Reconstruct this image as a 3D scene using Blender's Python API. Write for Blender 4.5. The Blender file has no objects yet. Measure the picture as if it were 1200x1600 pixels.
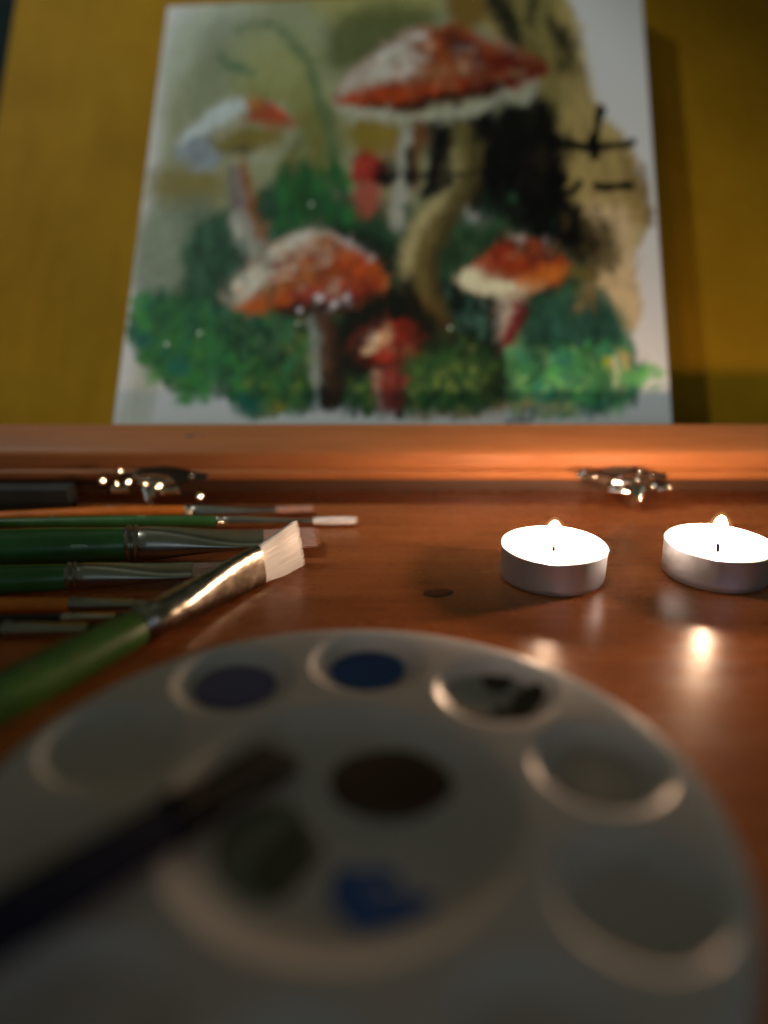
import bpy, bmesh, math, random
import numpy as np
from mathutils import Vector, Matrix
from mathutils.geometry import delaunay_2d_cdt

random.seed(7)
rng = np.random.default_rng(11)
S = 0.001                                   # the builders below work in millimetres
D2R = math.radians
scene = bpy.context.scene

# ------------------------------------------------------------------ camera
PITCH, CAM_H = D2R(19.3), 117.0
cam_data = bpy.data.cameras.new("camera")
cam = bpy.data.objects.new("camera", cam_data)
scene.collection.objects.link(cam)
cam.location = (0, 0, CAM_H * S)
cam.rotation_euler = (D2R(90) - PITCH, 0, 0)
cam_data.sensor_fit = 'HORIZONTAL'
cam_data.sensor_width = 36.0
cam_data.lens = 36.27
cam_data.clip_start = 0.005
cam_data.clip_end = 20
cam_data.dof.use_dof = True
cam_data.dof.focus_distance = 0.291
cam_data.dof.aperture_fstop = 3.1
scene.camera = cam

# ------------------------------------------------------------------ room light
world = bpy.data.worlds.new("World")
scene.world = world
world.use_nodes = True
bg = world.node_tree.nodes["Background"]
bg.inputs[0].default_value = (0.84, 0.98, 0.68, 1)
bg.inputs[1].default_value = 0.060

def add_light(name, kind, loc, target, energy, color, **kw):
    d = bpy.data.lights.new(name, kind)
    d.energy = energy
    d.color = color
    for k, v in kw.items():
        setattr(d, k, v)
    o = bpy.data.objects.new(name, d)
    scene.collection.objects.link(o)
    o.location = Vector(loc) * S
    o.rotation_euler = (Vector(target) - Vector(loc)).to_track_quat('-Z', 'Y').to_euler()
    return o

# the shaded desk lamp over the easel (upper left, outside the picture)
add_light("desk_lamp_light", 'SPOT', (-1000, 300, 1450), (-60, 540, 120), 45.0, (0.94, 1.0, 0.98),
          spot_size=D2R(18.6), spot_blend=0.08, shadow_soft_size=0.05)
# added dim cool fill behind the viewer, gives the cups a bluish sheen
add_light("cool_fill_light", 'AREA', (250, -1100, 270), (60, 262, 0), 1.1, (0.58, 0.78, 1.0), shape='RECTANGLE', size=0.5, size_y=0.5)
# the dim ceiling of the room
add_light("ceiling_light", 'AREA', (-250, 700, 1900), (0, 200, 0), 0.22, (1.0, 0.97, 0.84), shape='DISK', size=0.7)

scene.view_settings.view_transform = 'Standard'
scene.view_settings.look = 'None'
scene.view_settings.exposure = 0.0
scene.view_settings.gamma = 1.0
scene.cycles.use_denoising = True
scene.cycles.max_bounces = 10
scene.cycles.caustics_reflective = True
scene.cycles.blur_glossy = 0.2
scene.cycles.sample_clamp_indirect = 6.0

FLAME_STRENGTH = 800.0
FLAME_COLOR = (1.0, 0.64, 0.40)

# ------------------------------------------------------------------ helpers
def srgb(r, g, b):
    f = lambda c: c / 12.92 if c <= 0.04045 else ((c + 0.055) / 1.055) ** 2.4
    return tuple(f(v / 255.0) for v in (r, g, b))

class NT:
    """a material and a few shortcuts to its node tree"""
    def __init__(s, name):
        s.m = bpy.data.materials.new(name)
        s.m.use_nodes = True
        s.t = s.m.node_tree
        s.b = s.t.nodes["Principled BSDF"]
        s.out = s.t.nodes["Material Output"]
        s._co = None
    def n(s, typ, **kw):
        nd = s.t.nodes.new(typ)
        for k, v in kw.items():
            setattr(nd, k, v)
        return nd
    def l(s, a, b):
        s.t.links.new(a, b)
    def set(s, **kw):
        for k, v in kw.items():
            key = k.replace('_', ' ')
            s.b.inputs[key].default_value = (*v, 1) if isinstance(v, tuple) and len(v) == 3 and 'Radius' not in key else v
        return s
    def coords(s, scale=(1, 1, 1), rot=(0, 0, 0)):
        if s._co is None:
            s._co = s.n('ShaderNodeTexCoord')
        mp = s.n('ShaderNodeMapping')
        mp.inputs['Scale'].default_value = scale
        mp.inputs['Rotation'].default_value = rot
        s.l(s._co.outputs['Object'], mp.inputs['Vector'])
        return mp.outputs[0]
    def noise(s, vec, scale, detail=5, rough=0.55, dist=0.0):
        nd = s.n('ShaderNodeTexNoise')
        nd.inputs['Scale'].default_value = scale
        nd.inputs['Detail'].default_value = detail
        nd.inputs['Roughness'].default_value = rough
        nd.inputs['Distortion'].default_value = dist
        s.l(vec, nd.inputs['Vector'])
        return nd.outputs['Fac']
    def ramp(s, fac, stops):
        nd = s.n('ShaderNodeValToRGB')
        el = nd.color_ramp.elements
        while len(el) < len(stops):
            el.new(0.5)
        for e, (p, c) in zip(el, stops):
            e.position = p
            e.color = (*c, 1) if len(c) == 3 else c
        s.l(fac, nd.inputs[0])
        return nd.outputs[0]
    def mix(s, fac, a, b, blend='MIX'):
        nd = s.n('ShaderNodeMix', data_type='RGBA', blend_type=blend)
        for sock, v in ((nd.inputs[0], fac), (nd.inputs[6], a), (nd.inputs[7], b)):
            if hasattr(v, 'links'):
                s.l(v, sock)
            else:
                sock.default_value = v if not isinstance(v, tuple) else (*v, 1)
        return nd.outputs[2]
    def bump(s, h, strength, dist=0.001, normal=None):
        nd = s.n('ShaderNodeBump')
        nd.inputs['Strength'].default_value = strength
        nd.inputs['Distance'].default_value = dist
        s.l(h, nd.inputs['Height'])
        if normal is not None:
            s.l(normal, nd.inputs['Normal'])
        s.l(nd.outputs[0], s.b.inputs['Normal'])
        return nd.outputs[0]
    def color(s, c):
        s.l(c, s.b.inputs['Base Color'])
    def rough(s, fac, lo, hi):
        mr = s.n('ShaderNodeMapRange')
        mr.inputs[3].default_value = lo
        mr.inputs[4].default_value = hi
        s.l(fac, mr.inputs[0])
        s.l(mr.outputs[0], s.b.inputs['Roughness'])

def mesh_obj(name, verts, faces, mat, parent=None, smooth=True, sharp=None):
    me = bpy.data.meshes.new(name)
    me.from_pydata([(v[0] * S, v[1] * S, v[2] * S) for v in verts], [], faces)
    me.materials.append(mat)
    if smooth:
        me.shade_smooth()
        if sharp:
            me.set_sharp_from_angle(angle=D2R(sharp))
    me.update()
    o = bpy.data.objects.new(name, me)
    scene.collection.objects.link(o)
    if parent:
        o.parent = parent
    return o

def thing(name, label, cat, loc=(0, 0, 0), group=None):
    o = bpy.data.objects.new(name, None)
    o.empty_display_size = 0.01
    scene.collection.objects.link(o)
    o.location = Vector(loc) * S
    o['label'] = label
    o['category'] = cat
    if group:
        o['group'] = group
    return o

class MB:
    """collects shapes (mm) to be linked as one mesh object"""
    def __init__(s):
        s.v, s.f = [], []
    def add(s, v, f):
        k = len(s.v)
        s.v += [tuple(p) for p in v]
        s.f += [tuple(i + k for i in q) for q in f]
        return s
    def box(s, lo, hi, bev=0.0):
        bm = bmesh.new()
        bmesh.ops.create_cube(bm, size=1)
        for v in bm.verts:
            v.co = Vector([(lo[i] + hi[i]) / 2 + v.co[i] * (hi[i] - lo[i]) for i in range(3)])
        if bev:
            bmesh.ops.bevel(bm, geom=bm.edges[:], offset=bev, segments=3, affect='EDGES', profile=0.6)
        bm.verts.index_update()
        s.add([v.co[:] for v in bm.verts], [[v.index for v in f.verts] for f in bm.faces])
        bm.free()
        return s
    def rings(s, rings, close=True, cap0=True, cap1=True):
        n = len(rings[0])
        k = len(s.v)
        for r in rings:
            s.v += [tuple(p) for p in r]
        for i in range(len(rings) - 1):
            for j in range(n if close else n - 1):
                a, b = k + i * n + j, k + i * n + (j + 1) % n
                s.f.append((a, b, b + n, a + n))
        if cap0:
            s.f.append(tuple(k + j for j in reversed(range(n))))
        if cap1:
            s.f.append(tuple(k + (len(rings) - 1) * n + j for j in range(n)))
        return s
    def lathe(s, prof, n=64, c=(0, 0, 0), cap0=False, cap1=False):
        """profile of (radius, z) turned about the vertical through c"""
        return s.rings([[(c[0] + r * math.cos(2 * math.pi * j / n), c[1] + r * math.sin(2 * math.pi * j / n), c[2] + z)
                         for j in range(n)] for r, z in prof], True, cap0, cap1)
    def tube(s, pts, rad, n=12):
        pts = [Vector(p) for p in pts]
        rings = []
        up = Vector((0.13, 0.21, 0.97))
        for i, p in enumerate(pts):
            d = (pts[min(i + 1, len(pts) - 1)] - pts[max(i - 1, 0)]).normalized()
            a = d.cross(up).normalized()
            b = a.cross(d).normalized()
            r = rad[i] if isinstance(rad, (list, tuple)) else rad
            rings.append([p + a * (r * math.cos(2 * math.pi * j / n)) + b * (r * math.sin(2 * math.pi * j / n)) for j in range(n)])
        return s.rings(rings)
    def ball(s, c, r, n=16, m=10, squash=(1, 1, 1)):
        rg = []
        for i in range(1, m):
            t = math.pi * i / m
            rg.append([(c[0] + squash[0] * r * math.sin(t) * math.cos(2 * math.pi * j / n),
                        c[1] + squash[1] * r * math.sin(t) * math.sin(2 * math.pi * j / n),
                        c[2] - squash[2] * r * math.cos(t)) for j in range(n)])
        return s.rings(rg)
    def build(s, name, mat, parent=None, smooth=True, sharp=35):
        return mesh_obj(name, s.v, s.f, mat, parent, smooth, sharp)

# ------------------------------------------------------------------ materials
def wood(name, dark, mid, light, rough=(0.3, 0.5), grain=(1, 14, 14), rot=0.0, scale=14, bump=0.12, coat=0.0, coat_rough=0.2, blotch=0.35):
    t = NT(name)
    v = t.coords(grain, (0, 0, rot))
    g = t.noise(v, scale, 7, 0.62, 0.4)
    fine = t.noise(t.coords((grain[0] * 1.6, grain[1] * 4, grain[2] * 4), (0, 0, rot)), scale * 2.2, 4, 0.6)
    c = t.ramp(g, [(0.28, dark), (0.5, mid), (0.74, light)])
    c = t.mix(0.30, c, t.ramp(fine, [(0.35, dark), (0.65, light)]), 'MIX')
    big = t.noise(t.coords(), 9, 4, 0.6)
    c = t.mix(blotch, c, t.ramp(big, [(0.3, tuple(x * 0.55 for x in mid)), (0.7, light)]))
    t.color(c)
    t.rough(fine, *rough)
    t.bump(fine, bump, 0.0004)
    t.set(Coat_Weight=coat, Coat_Roughness=coat_rough)
    return t

def metal(name, col, rough, bump=0.0, wear=0.3):
    t = NT(name)
    n = t.noise(t.coords((1, 1, 1)), 420, 4, 0.6)
    big = t.noise(t.coords((1, 1, 1)), 70, 3, 0.5)
    t.color(t.mix(wear, col, t.ramp(big, [(0.3, tuple(c * 0.55 for c in col)), (0.7, col)])))
    t.rough(n, rough * 0.75, rough * 1.35)
    t.set(Metallic=1.0)
    if bump:
        t.bump(n, bump, 0.0003)
    return t.m

def paint(name, col, rough=0.35, speck=None, bump=0.1, sc=60):
    t = NT(name)
    n = t.noise(t.coords((1, 1, 1)), sc, 5, 0.6)
    c = t.ramp(n, [(0.3, tuple(x * 0.7 for x in col)), (0.7, tuple(min(1, x * 1.25) for x in col))])
    if speck:
        sp = t.noise(t.coords((0.35, 1, 1)), sc * 4, 3, 0.5)
        m = t.ramp(sp, [(0.655, (0, 0, 0)), (0.68, (0.8, 0.8, 0.8))])
        c = t.mix(m, c, speck)
    t.color(c)
    t.rough(n, rough * 0.8, rough * 1.3)
    t.bump(n, bump, 0.0006)
    return t

M = {}
# the stained, varnished table: reddish brown, fine grain, worn scratches
t = wood('table_wood', (0.23, 0.058, 0.017), (0.45, 0.130, 0.039), (0.58, 0.205, 0.064), (0.26, 0.40),
         grain=(1.0, 13, 10), rot=D2R(-13), scale=10, bump=0.2, coat=0.03, coat_rough=0.10)
pore = t.noise(t.coords((150, 1900, 1), (0, 0, D2R(-13))), 1.0, 3, 0.6)
line = t.noise(t.coords((9, 420, 1), (0, 0, D2R(-13))), 1.0, 4, 0.6, 0.3)
scr = t.noise(t.coords((12, 700, 1), (0, 0, D2R(24))), 1.0, 2, 0.5)
col = t.b.inputs['Base Color'].links[0].from_socket
col = t.mix(t.ramp(line, [(0.46, (0, 0, 0)), (0.70, (0.30, 0.30, 0.30))]), col, (0.10, 0.022, 0.007))
col = t.mix(t.ramp(pore, [(0.63, (0, 0, 0)), (0.70, (0.75, 0.75, 0.75))]), col, (0.05, 0.013, 0.005))
col = t.mix(t.ramp(scr, [(0.73, (0, 0, 0)), (0.76, (0.35, 0.35, 0.35))]), col, (0.42, 0.22, 0.10))
dust = t.noise(t.coords((1, 1, 1)), 900, 2, 0.5)
col = t.mix(t.ramp(dust, [(0.74, (0, 0, 0)), (0.78, (0.5, 0.5, 0.5))]), col, (0.40, 0.30, 0.22))
t.color(col)
hs = t.n('ShaderNodeMath', operation='MULTIPLY_ADD')
t.l(line, hs.inputs[0]); hs.inputs[1].default_value = 0.8; t.l(pore, hs.inputs[2])
t.bump(hs.outputs[0], 0.10, 0.0004)
t.rough(t.noise(t.coords((2, 3, 1)), 22, 5, 0.65), 0.19, 0.36)
t.set(Specular_IOR_Level=0.2)
M['table'] = t.m
M['board'] = wood('board_wood', (0.30, 0.150, 0.005), (0.38, 0.195, 0.008), (0.45, 0.24, 0.015), (0.55, 0.7),
                  grain=(8, 1.2, 1.2), scale=9, bump=0.06, blotch=0.5).set(Specular_IOR_Level=0.03).m
M['rail'] = wood('rail_wood', (0.27, 0.098, 0.026), (0.38, 0.135, 0.046), (0.46, 0.175, 0.066), (0.36, 0.5),
                 grain=(1, 9, 9), scale=12, bump=0.06, coat=0.0, blotch=0.2).set(Specular_IOR_Level=0.15).m
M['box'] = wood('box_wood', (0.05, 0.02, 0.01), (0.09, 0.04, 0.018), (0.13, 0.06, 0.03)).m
M['canvas'] = paint('canvas_cloth', (0.72, 0.71, 0.66), 0.75, sc=500, bump=0.25).m
M['alu'] = metal('tealight_aluminium', (0.68, 0.79, 0.98), 0.46, 0.05, 0.15)
M['ferrule'] = metal('nickel_ferrule', (0.60, 0.53, 0.44), 0.19, 0.0, 0.5)
t = NT('dented_nickel_ferrule')
dn, fn = t.noise(t.coords(), 110, 3, 0.5), t.noise(t.coords((1, 4, 4)), 700, 3, 0.6)
t.color(t.ramp(t.noise(t.coords(), 160, 5, 0.65), [(0.35, (0.20, 0.17, 0.13)), (0.62, (0.46, 0.41, 0.35))]))
t.rough(fn, 0.15, 0.30)
t.set(Metallic=1.0)
t.bump(dn, 0.55, 0.0010)
M['ferrule_big'] = t.m
M['ferrule_dull'] = metal('dull_ferrule', (0.42, 0.40, 0.33), 0.3, 0.05, 0.5)
M['ferrule_black'] = metal('tarnished_black_ferrule', (0.030, 0.024, 0.020), 0.4, 0.05, 0.5)
M['clasp'] = metal('clasp_steel', (0.86, 0.78, 0.66), 0.07, 0.0, 0.2)
M['clasp_dark'] = metal('clasp_plate_bronze', (0.13, 0.085, 0.06), 0.3, 0.04, 0.4)
M['green'] = paint('green_lacquer', (0.042, 0.155, 0.034), 0.30, speck=(0.33, 0.42, 0.25), bump=0.15).m
M['green_light'] = paint('worn_green_lacquer', (0.042, 0.115, 0.018), 0.38, speck=(0.32, 0.16, 0.09), bump=0.15).m
M['orange'] = paint('orange_lacquer', (0.80, 0.19, 0.012), 0.32, speck=(0.75, 0.62, 0.5), bump=0.12).m
M['black_lacquer'] = paint('black_lacquer', (0.012, 0.012, 0.014), 0.3).m
M['navy'] = paint('navy_lacquer', (0.004, 0.006, 0.024), 0.45).set(Specular_IOR_Level=0.2).m
M['dark_case'] = paint('dark_case_plastic', (0.030, 0.036, 0.031), 0.6).m

t = NT('white_bristle')
n = t.noise(t.coords((0.5, 20, 20)), 55, 4, 0.6)
t.color(t.ramp(n, [(0.3, (0.80, 0.77, 0.75)), (0.7, (0.92, 0.91, 0.92))]))
t.set(Roughness=0.42)
M['bristle'] = t.m
M['bristle_pink'] = paint('pinkish_bristle', (0.55, 0.33, 0.27), 0.5).m
M['bristle_dark'] = paint('paint_soaked_bristle', (0.008, 0.008, 0.006), 0.7).set(Specular_IOR_Level=0.2).m

t = NT('candle_wax')
n = t.noise(t.coords(), 120, 3)
t.color(t.ramp(n, [(0.3, (0.90, 0.85, 0.74)), (0.7, (0.95, 0.92, 0.84))]))
t.set(Roughness=0.22, Subsurface_Weight=0.6, Subsurface_Scale=0.004)
M['wax'] = t.m
t = paint('burnt_wick', (0.0004, 0.0004, 0.0020), 1.0)  # blue glow of the flame's base is put into the wick colour
t.set(Specular_IOR_Level=0.0)
M['wick'] = t.m

t = NT('flame')
t.t.nodes.remove(t.b)
em = t.n('ShaderNodeEmission')
em.inputs[0].default_value = (*FLAME_COLOR, 1)
em.inputs[1].default_value = FLAME_STRENGTH
t.l(em.outputs[0], t.out.inputs[0])
M['flame'] = t.m
# the faint outer mantle imitating lens bloom, added as a glowing volume
t = NT('flame_halo')
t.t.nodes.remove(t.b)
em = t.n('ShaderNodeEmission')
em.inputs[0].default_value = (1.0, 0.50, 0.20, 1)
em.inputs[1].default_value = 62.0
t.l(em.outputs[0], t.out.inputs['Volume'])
M['halo'] = t.m

t = NT('white_palette_plastic')
n = t.noise(t.coords(), 35, 5, 0.6)
t.color(t.ramp(n, [(0.3, (0.70, 0.72, 0.72)), (0.7, (0.80, 0.82, 0.83))]))
t.rough(t.noise(t.coords(), 90, 4), 0.24, 0.40)
t.set(Specular_IOR_Level=0.3)
# thin milky plastic: light from behind comes through
tl = t.n('ShaderNodeBsdfTranslucent')
tl.inputs[0].default_value = (0.80, 0.86, 0.94, 1)
mx = t.n('ShaderNodeMixShader')
mx.inputs[0].default_value = 0.48
t.l(t.b.outputs[0], mx.inputs[1])
t.l(tl.outputs[0], mx.inputs[2])
t.l(mx.outputs[0], t.out.inputs[0])
M['palette'] = t.m
M['p_purple'] = paint('purple_black_paint', (0.090, 0.072, 0.20), 0.4, bump=0.4).m
M['p_blue'] = paint('blue_paint', (0.002, 0.070, 0.29), 0.5, bump=0.4).m
M['p_brown'] = paint('dark_brown_paint', (0.058, 0.020, 0.010), 0.35, bump=0.4).m
M['p_black'] = paint('black_brown_paint', (0.035, 0.020, 0.014), 0.35, bump=0.5).m
M['p_grey'] = paint('thin_grey_wash', (0.36, 0.33, 0.31), 0.4, bump=0.4).m
M['p_pink'] = paint('thin_pink_wash', (0.60, 0.44, 0.38), 0.4, bump=0.3).m
M['p_olive'] = paint('olive_black_wash', (0.055, 0.055, 0.032), 0.4, bump=0.4).m
M['p_olive_thin'] = paint('thin_olive_wash', (0.17, 0.17, 0.12), 0.45, bump=0.3).m
M['stain_blue'] = paint('blue_paint_stain', (0.020, 0.028, 0.055), 0.5, bump=0.4).m
M['stain_drop'] = paint('dried_drip', (0.15, 0.042, 0.014), 0.4, bump=0.2).m
M['stain_rim'] = paint('dried_drip_rim', (0.020, 0.009, 0.005), 0.3, bump=0.2).m
t = paint('pale_glint_paint', (0.22, 0.34, 0.18), 0.10, bump=0.0)  # pale green stands in for the colour of the lamp's glint
M['bead'] = t.m
M['wall'] = paint('wall_plaster', (0.10, 0.15, 0.18), 0.9).m

# ------------------------------------------------------------------ table and wall
table = MB().box((-600, -420, -24), (600, 780, 0), 1.5).build('table_top', M['table'])
table['kind'] = 'structure'
table['label'] = 'reddish brown varnished wooden table top with fine grain'
wall = MB().box((-1500, 1150, -700), (1500, 1200, 1600)).build('wall', M['wall'], smooth=False)
wall['kind'] = 'structure'
wall['label'] = 'dark blue grey wall behind the easel'

def blob(name, mat, parent, c, rx, ry, h, rot=0.0, seed=0, wob=0.18, n=40, base=0.0, rimless=True):
    """a flat uneven pool of paint: centre c (mm, local), half sizes, height"""
    r = random.Random(seed)
    ph = [(r.uniform(0, 6.28), r.uniform(0.4, 1.0) / k) for k in range(1, 6)]
    def rad(a):
        return 1 + wob * sum(w * math.sin(k * a + p) for k, (p, w) in enumerate(ph, 1))
    rg = []
    for q, z in ((1.0, 0.0), (0.985, 0.45), (0.94, 0.8), (0.82, 0.97), (0.66, 1.0), (0.5, 1.0), (0.34, 1.0), (0.18, 1.0), (0.02, 1.0)):
        row = []
        for j in range(n):
            a = 2 * math.pi * j / n
            x, y = rx * q * rad(a) * math.cos(a), ry * q * rad(a) * math.sin(a)
            row.append((c[0] + x * math.cos(rot) - y * math.sin(rot), c[1] + x * math.sin(rot) + y * math.cos(rot), c[2] + base + h * z))
        rg.append(row)
    return MB().rings(rg).build(name, mat, parent)

blob('paint_stain', M['stain_blue'], table, (8.5, 366, 0.02), 4.6, 3.6, 0.15, 0.1, 3, 0.3)
blob('paint_stain', M['stain_blue'], table, (19, 365.5, 0.02), 3.0, 2.2, 0.12, 0.5, 4, 0.4)
blob('paint_stain', M['stain_blue'], table, (24.5, 364.5, 0.02), 3.4, 1.8, 0.12, -0.3, 5, 0.4)
blob('drip_mark', M['stain_rim'], table, (18.0, 247.6, 0.02), 5.3, 3.7, 0.07, 0.15, 8, 0.22)
blob('drip_mark', M['stain_drop'], table, (18.1, 248.2, 0.06), 4.9, 3.0, 0.08, 0.15, 8, 0.22)

# ------------------------------------------------------------------ easel: leaning board, front rail, box, clasps
TH = D2R(55.4)
NRM = Vector((0, -math.sin(TH), math.cos(TH)))          # out of the leaning plane, towards the viewer
UPV = Vector((0, math.cos(TH), math.sin(TH)))
Q0 = Vector((0, 394, 26))
easel = thing('table_easel', 'wooden table easel with leaning yellow board and clasped front rail behind the candles', 'easel', (0, 345, 0))
EL = Vector((0, 345, 0))

def plane_slab(lo, hi, thick, front_off, bev=0.8):
    """slab on the leaning plane: lo, hi = (x, up) in mm, front face front_off behind the canvas plane"""
    m = MB().box((lo[0], lo[1], -thick), (hi[0], hi[1], 0), bev)
    out = MB()
    out.f = m.f
    out.v = [tuple(Q0 + Vector((1, 0, 0)) * x + UPV * y + NRM * (z - front_off)) for x, y, z in m.v]
    return out
b = plane_slab((-240, -22), (252, 400), 9, 22.6)
b.v = [tuple(Vector(p) - EL) for p in b.v]
b.build('back_board', M['board'], easel, sharp=40)

prof = [(17.5, 24.0), (16.6, 33.6), (15.4, 34.9), (14.2, 34.5), (3.0, 27.0), (1.4, 26.0), (0.5, 25.1), (0.05, 24.0), (0, 23.0), (0, 18.4), (0.35, 17.9), (0.6, 17.4), (0.35, 17.0),
        (-0.5, 16.6), (-1.0, 15.9), (-1.1, 14.8), (-0.9, 13.4), (-0.3, 12.5), (0.6, 12.0), (17.5, 12.0)]
rg = [[(x, y, z) for y, z in prof] for x in (-400, -200, 0, 200, 400)]
MB().rings(rg).build('front_rail', M['rail'], easel, sharp=30)
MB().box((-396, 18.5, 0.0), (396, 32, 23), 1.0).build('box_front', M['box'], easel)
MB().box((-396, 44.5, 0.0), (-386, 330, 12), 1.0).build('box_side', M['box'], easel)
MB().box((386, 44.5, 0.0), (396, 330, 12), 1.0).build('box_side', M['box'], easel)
st = MB()
for j in range(3):
    st.ball((-91 + 3.1 * j, 9.2 + 1.2 * (j % 2), 30.5 + 0.68 * (j % 2)), 2.3 - 0.3 * j, 14, 8, (1.2, 0.5, 0.28))
st.build('paint_stain', M['stain_blue'], easel)

def clasp(cx, flip, seed):
    r = random.Random(seed)
    # ornamental plate screwed under the rail's lower lip
    pl = []
    n = 40
    for z, k in ((0.0, 0.97), (0.3, 1.0), (0.9, 1.0), (1.2, 0.96)):
        row = []
        for j in range(n):
            a = 2 * math.pi * j / n
            w = 20.5 * (abs(math.cos(a)) ** 0.8) * math.copysign(1, math.cos(a))
            y = (5.2 + 1.5 * math.cos(4 * a)) * math.sin(a)
            row.append((w * k, y * k * 0.25 - 2.0 - z, 14.6 + y * k * 0.62))
        pl.append(row)
    mp = MB().rings(pl)
    mp.v = [(cx + flip * (x - 5.5), y, z) for x, y, z in mp.v]
    if flip < 0:
        mp.f = [tuple(reversed(f)) for f in mp.f]
    base = mp.build('clasp_plate', M['clasp_dark'], easel)
    P = lambda x, y, z: (cx + flip * x, y, z)
    MB().tube([P(-11, -4.6, 12.6), P(-10.4, -5.0, 12.6), P(-3, -5.2, 12.4), P(5, -5.2, 12.6), P(7, -4.9, 12.6)], [0.7, 1.5, 1.6, 1.6, 0.7]).build('hinge_barrel', M['clasp'], base)
    MB().tube([P(-13, -5.2, 8.7), P(-12.2, -5.6, 8.8), P(-8, -6.2, 8.6), P(-4, -6.6, 8.4), P(-3.2, -6.4, 8.4)], [0.6, 1.7, 1.8, 1.7, 0.6]).build('clasp_knob', M['clasp'], base)
    MB().tube([P(9.5, -5.4, 9.3), P(10.2, -5.6, 9.3), P(14, -5.8, 9.4), P(18, -5.6, 9.2), P(19, -5.4, 9.2)], [0.6, 1.5, 1.6, 1.5, 0.6]).build('clasp_knob', M['clasp'], base)
    lev = MB()
    lev.tube([P(-1.6, -5.4, 12.6), P(-0.9, -7.4, 9.6), P(-0.6, -8.6, 6.8), P(-0.2, -9.2, 3.8), P(0.1, -8.6, 1.6)], [1.2, 1.7, 1.9, 1.5, 0.9])
    lev.tube([P(2.4, -5.4, 12.4), P(2.8, -6.8, 10.2), P(2.4, -7.8, 7.4), P(1.6, -8.6, 4.2)], [1.0, 1.4, 1.2, 0.9])
    lev.build('lever', M['clasp'], base)
    wire = [P(9 * math.cos(a) - 1, -5.8 - 1.2 * math.sin(a) ** 2, 13.2 + 3.2 * math.sin(a)) for a in [math.pi * k / 14 for k in range(15)]]
    MB().tube(wire, 0.55, 8).build('wire_loop', M['clasp'], base)
    for sx in (-18.5, 7.5):
        MB().ball(P(sx, -4.0, 14.8), 1.5, 14, 8, (1, 0.6, 1)).build('screw_head', M['clasp'], base)
    return base
CAM = Vector((0, 0, CAM_H))
LAMP = Vector((-1000, 300, 1450))
FLAMES = [Vector((61.8, 262.1, 17.5)), Vector((122.7, 264.5, 18.5))]
def cap_at(p, light, curve, size, squash=1.0):
    """a shallow polished dome, radius of curvature `curve`, added for a glint, turned halfway between camera and light"""
    p = Vector(p)
    nz = ((CAM - p).normalized() + (light - p).normalized()).normalized()
    nx = nz.cross(Vector((0, 0, 1))).normalized()
    ny = nz.cross(nx)
    rg = []
    for q in (1.0, 0.999, 0.8, 0.55, 0.3, 0.02):
        r = size * q
        h = curve - math.sqrt(curve * curve - r * r) if q != 1.0 else curve - math.sqrt(curve * curve - size * size) + 0.5
        rg.append([tuple(p + nx * (r * math.cos(a)) + ny * (squash * r * math.sin(a)) - nz * h) for a in [2 * math.pi * j / 20 for j in range(20)]])
    return MB().rings(rg)
def at_depth(at, y):
    kx, ky = (at[0] - 600) / 1209.0, (800 - at[1]) / 1209.0
    d = Vector((kx, math.cos(PITCH) + ky * math.sin(PITCH), -math.sin(PITCH) + ky * math.cos(PITCH)))
    return CAM + d * (y / d.y)
def rod(base, pts, y, r=0.75):
    MB().tube([tuple(at_depth(p, y) - EL) for p in pts], r, 10).build('latch_rod', M['clasp_dark'], base)
def gleam(base, at, y, flame, curve, size, squash=1.0):
    p = at_depth(at, y)
    m = cap_at(p, FLAMES[flame], curve, size, squash)
    m.v = [tuple(Vector(q) - EL) for q in m.v]
    m.build('glint_cap', M['clasp'], base)  # added dome, aimed to flash the flame at the camera
cr = clasp(115.5, 1, 1)
for at, fl, cv, sz in (((905, 742), 0, 9, 1.3), ((914, 737), 1, 7, 1.0), ((955, 760), 0, 12, 1.6), ((972, 759), 1, 12, 1.6), ((988, 766), 0, 13, 1.7), ((996, 750), 1, 10, 1.4),
                       ((1022, 759), 1, 12, 1.6), ((1042, 761), 0, 11, 1.5), ((990, 786), 1, 9, 1.2), ((966, 746), 0, 8, 1.2), ((1000, 737), 1, 7, 1.1)):
    gleam(cr, at, 338.0, fl, cv * 0.42, sz)
rod(cr, [(903, 742), (914, 738), (940, 741), (966, 746), (980, 752)], 339.4)
rod(cr, [(953, 760), (972, 760), (988, 766), (1004, 762), (1022, 760), (1045, 761)], 339.4)
rod(cr, [(996, 748), (990, 766), (990, 789)], 339.4)
rod(cr, [(985, 745), (1000, 738), (1012, 736)], 339.4)
cl = clasp(-107.0, -1, 2)
rod(cl, [(158, 751), (172, 754), (184, 755), (200, 753), (229, 756), (247, 760), (260, 767), (290, 772), (314, 776)], 339.4)
rod(cl, [(186, 735), (194, 742), (201, 753)], 339.4)
for at, fl, cv, sz in (((160, 751), 0, 17, 1.7), ((188, 736), 0, 13, 1.4), ((200, 753), 0, 17, 1.7), ((184, 755), 1, 12, 1.3), ((247, 760), 0, 22, 2.0), ((258, 767), 1, 22, 2.0), ((229, 756), 1, 9, 1.0), ((312, 776), 0, 17, 1.8)):
    gleam(cl, at, 338.0, fl, cv * 0.8, sz)

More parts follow.
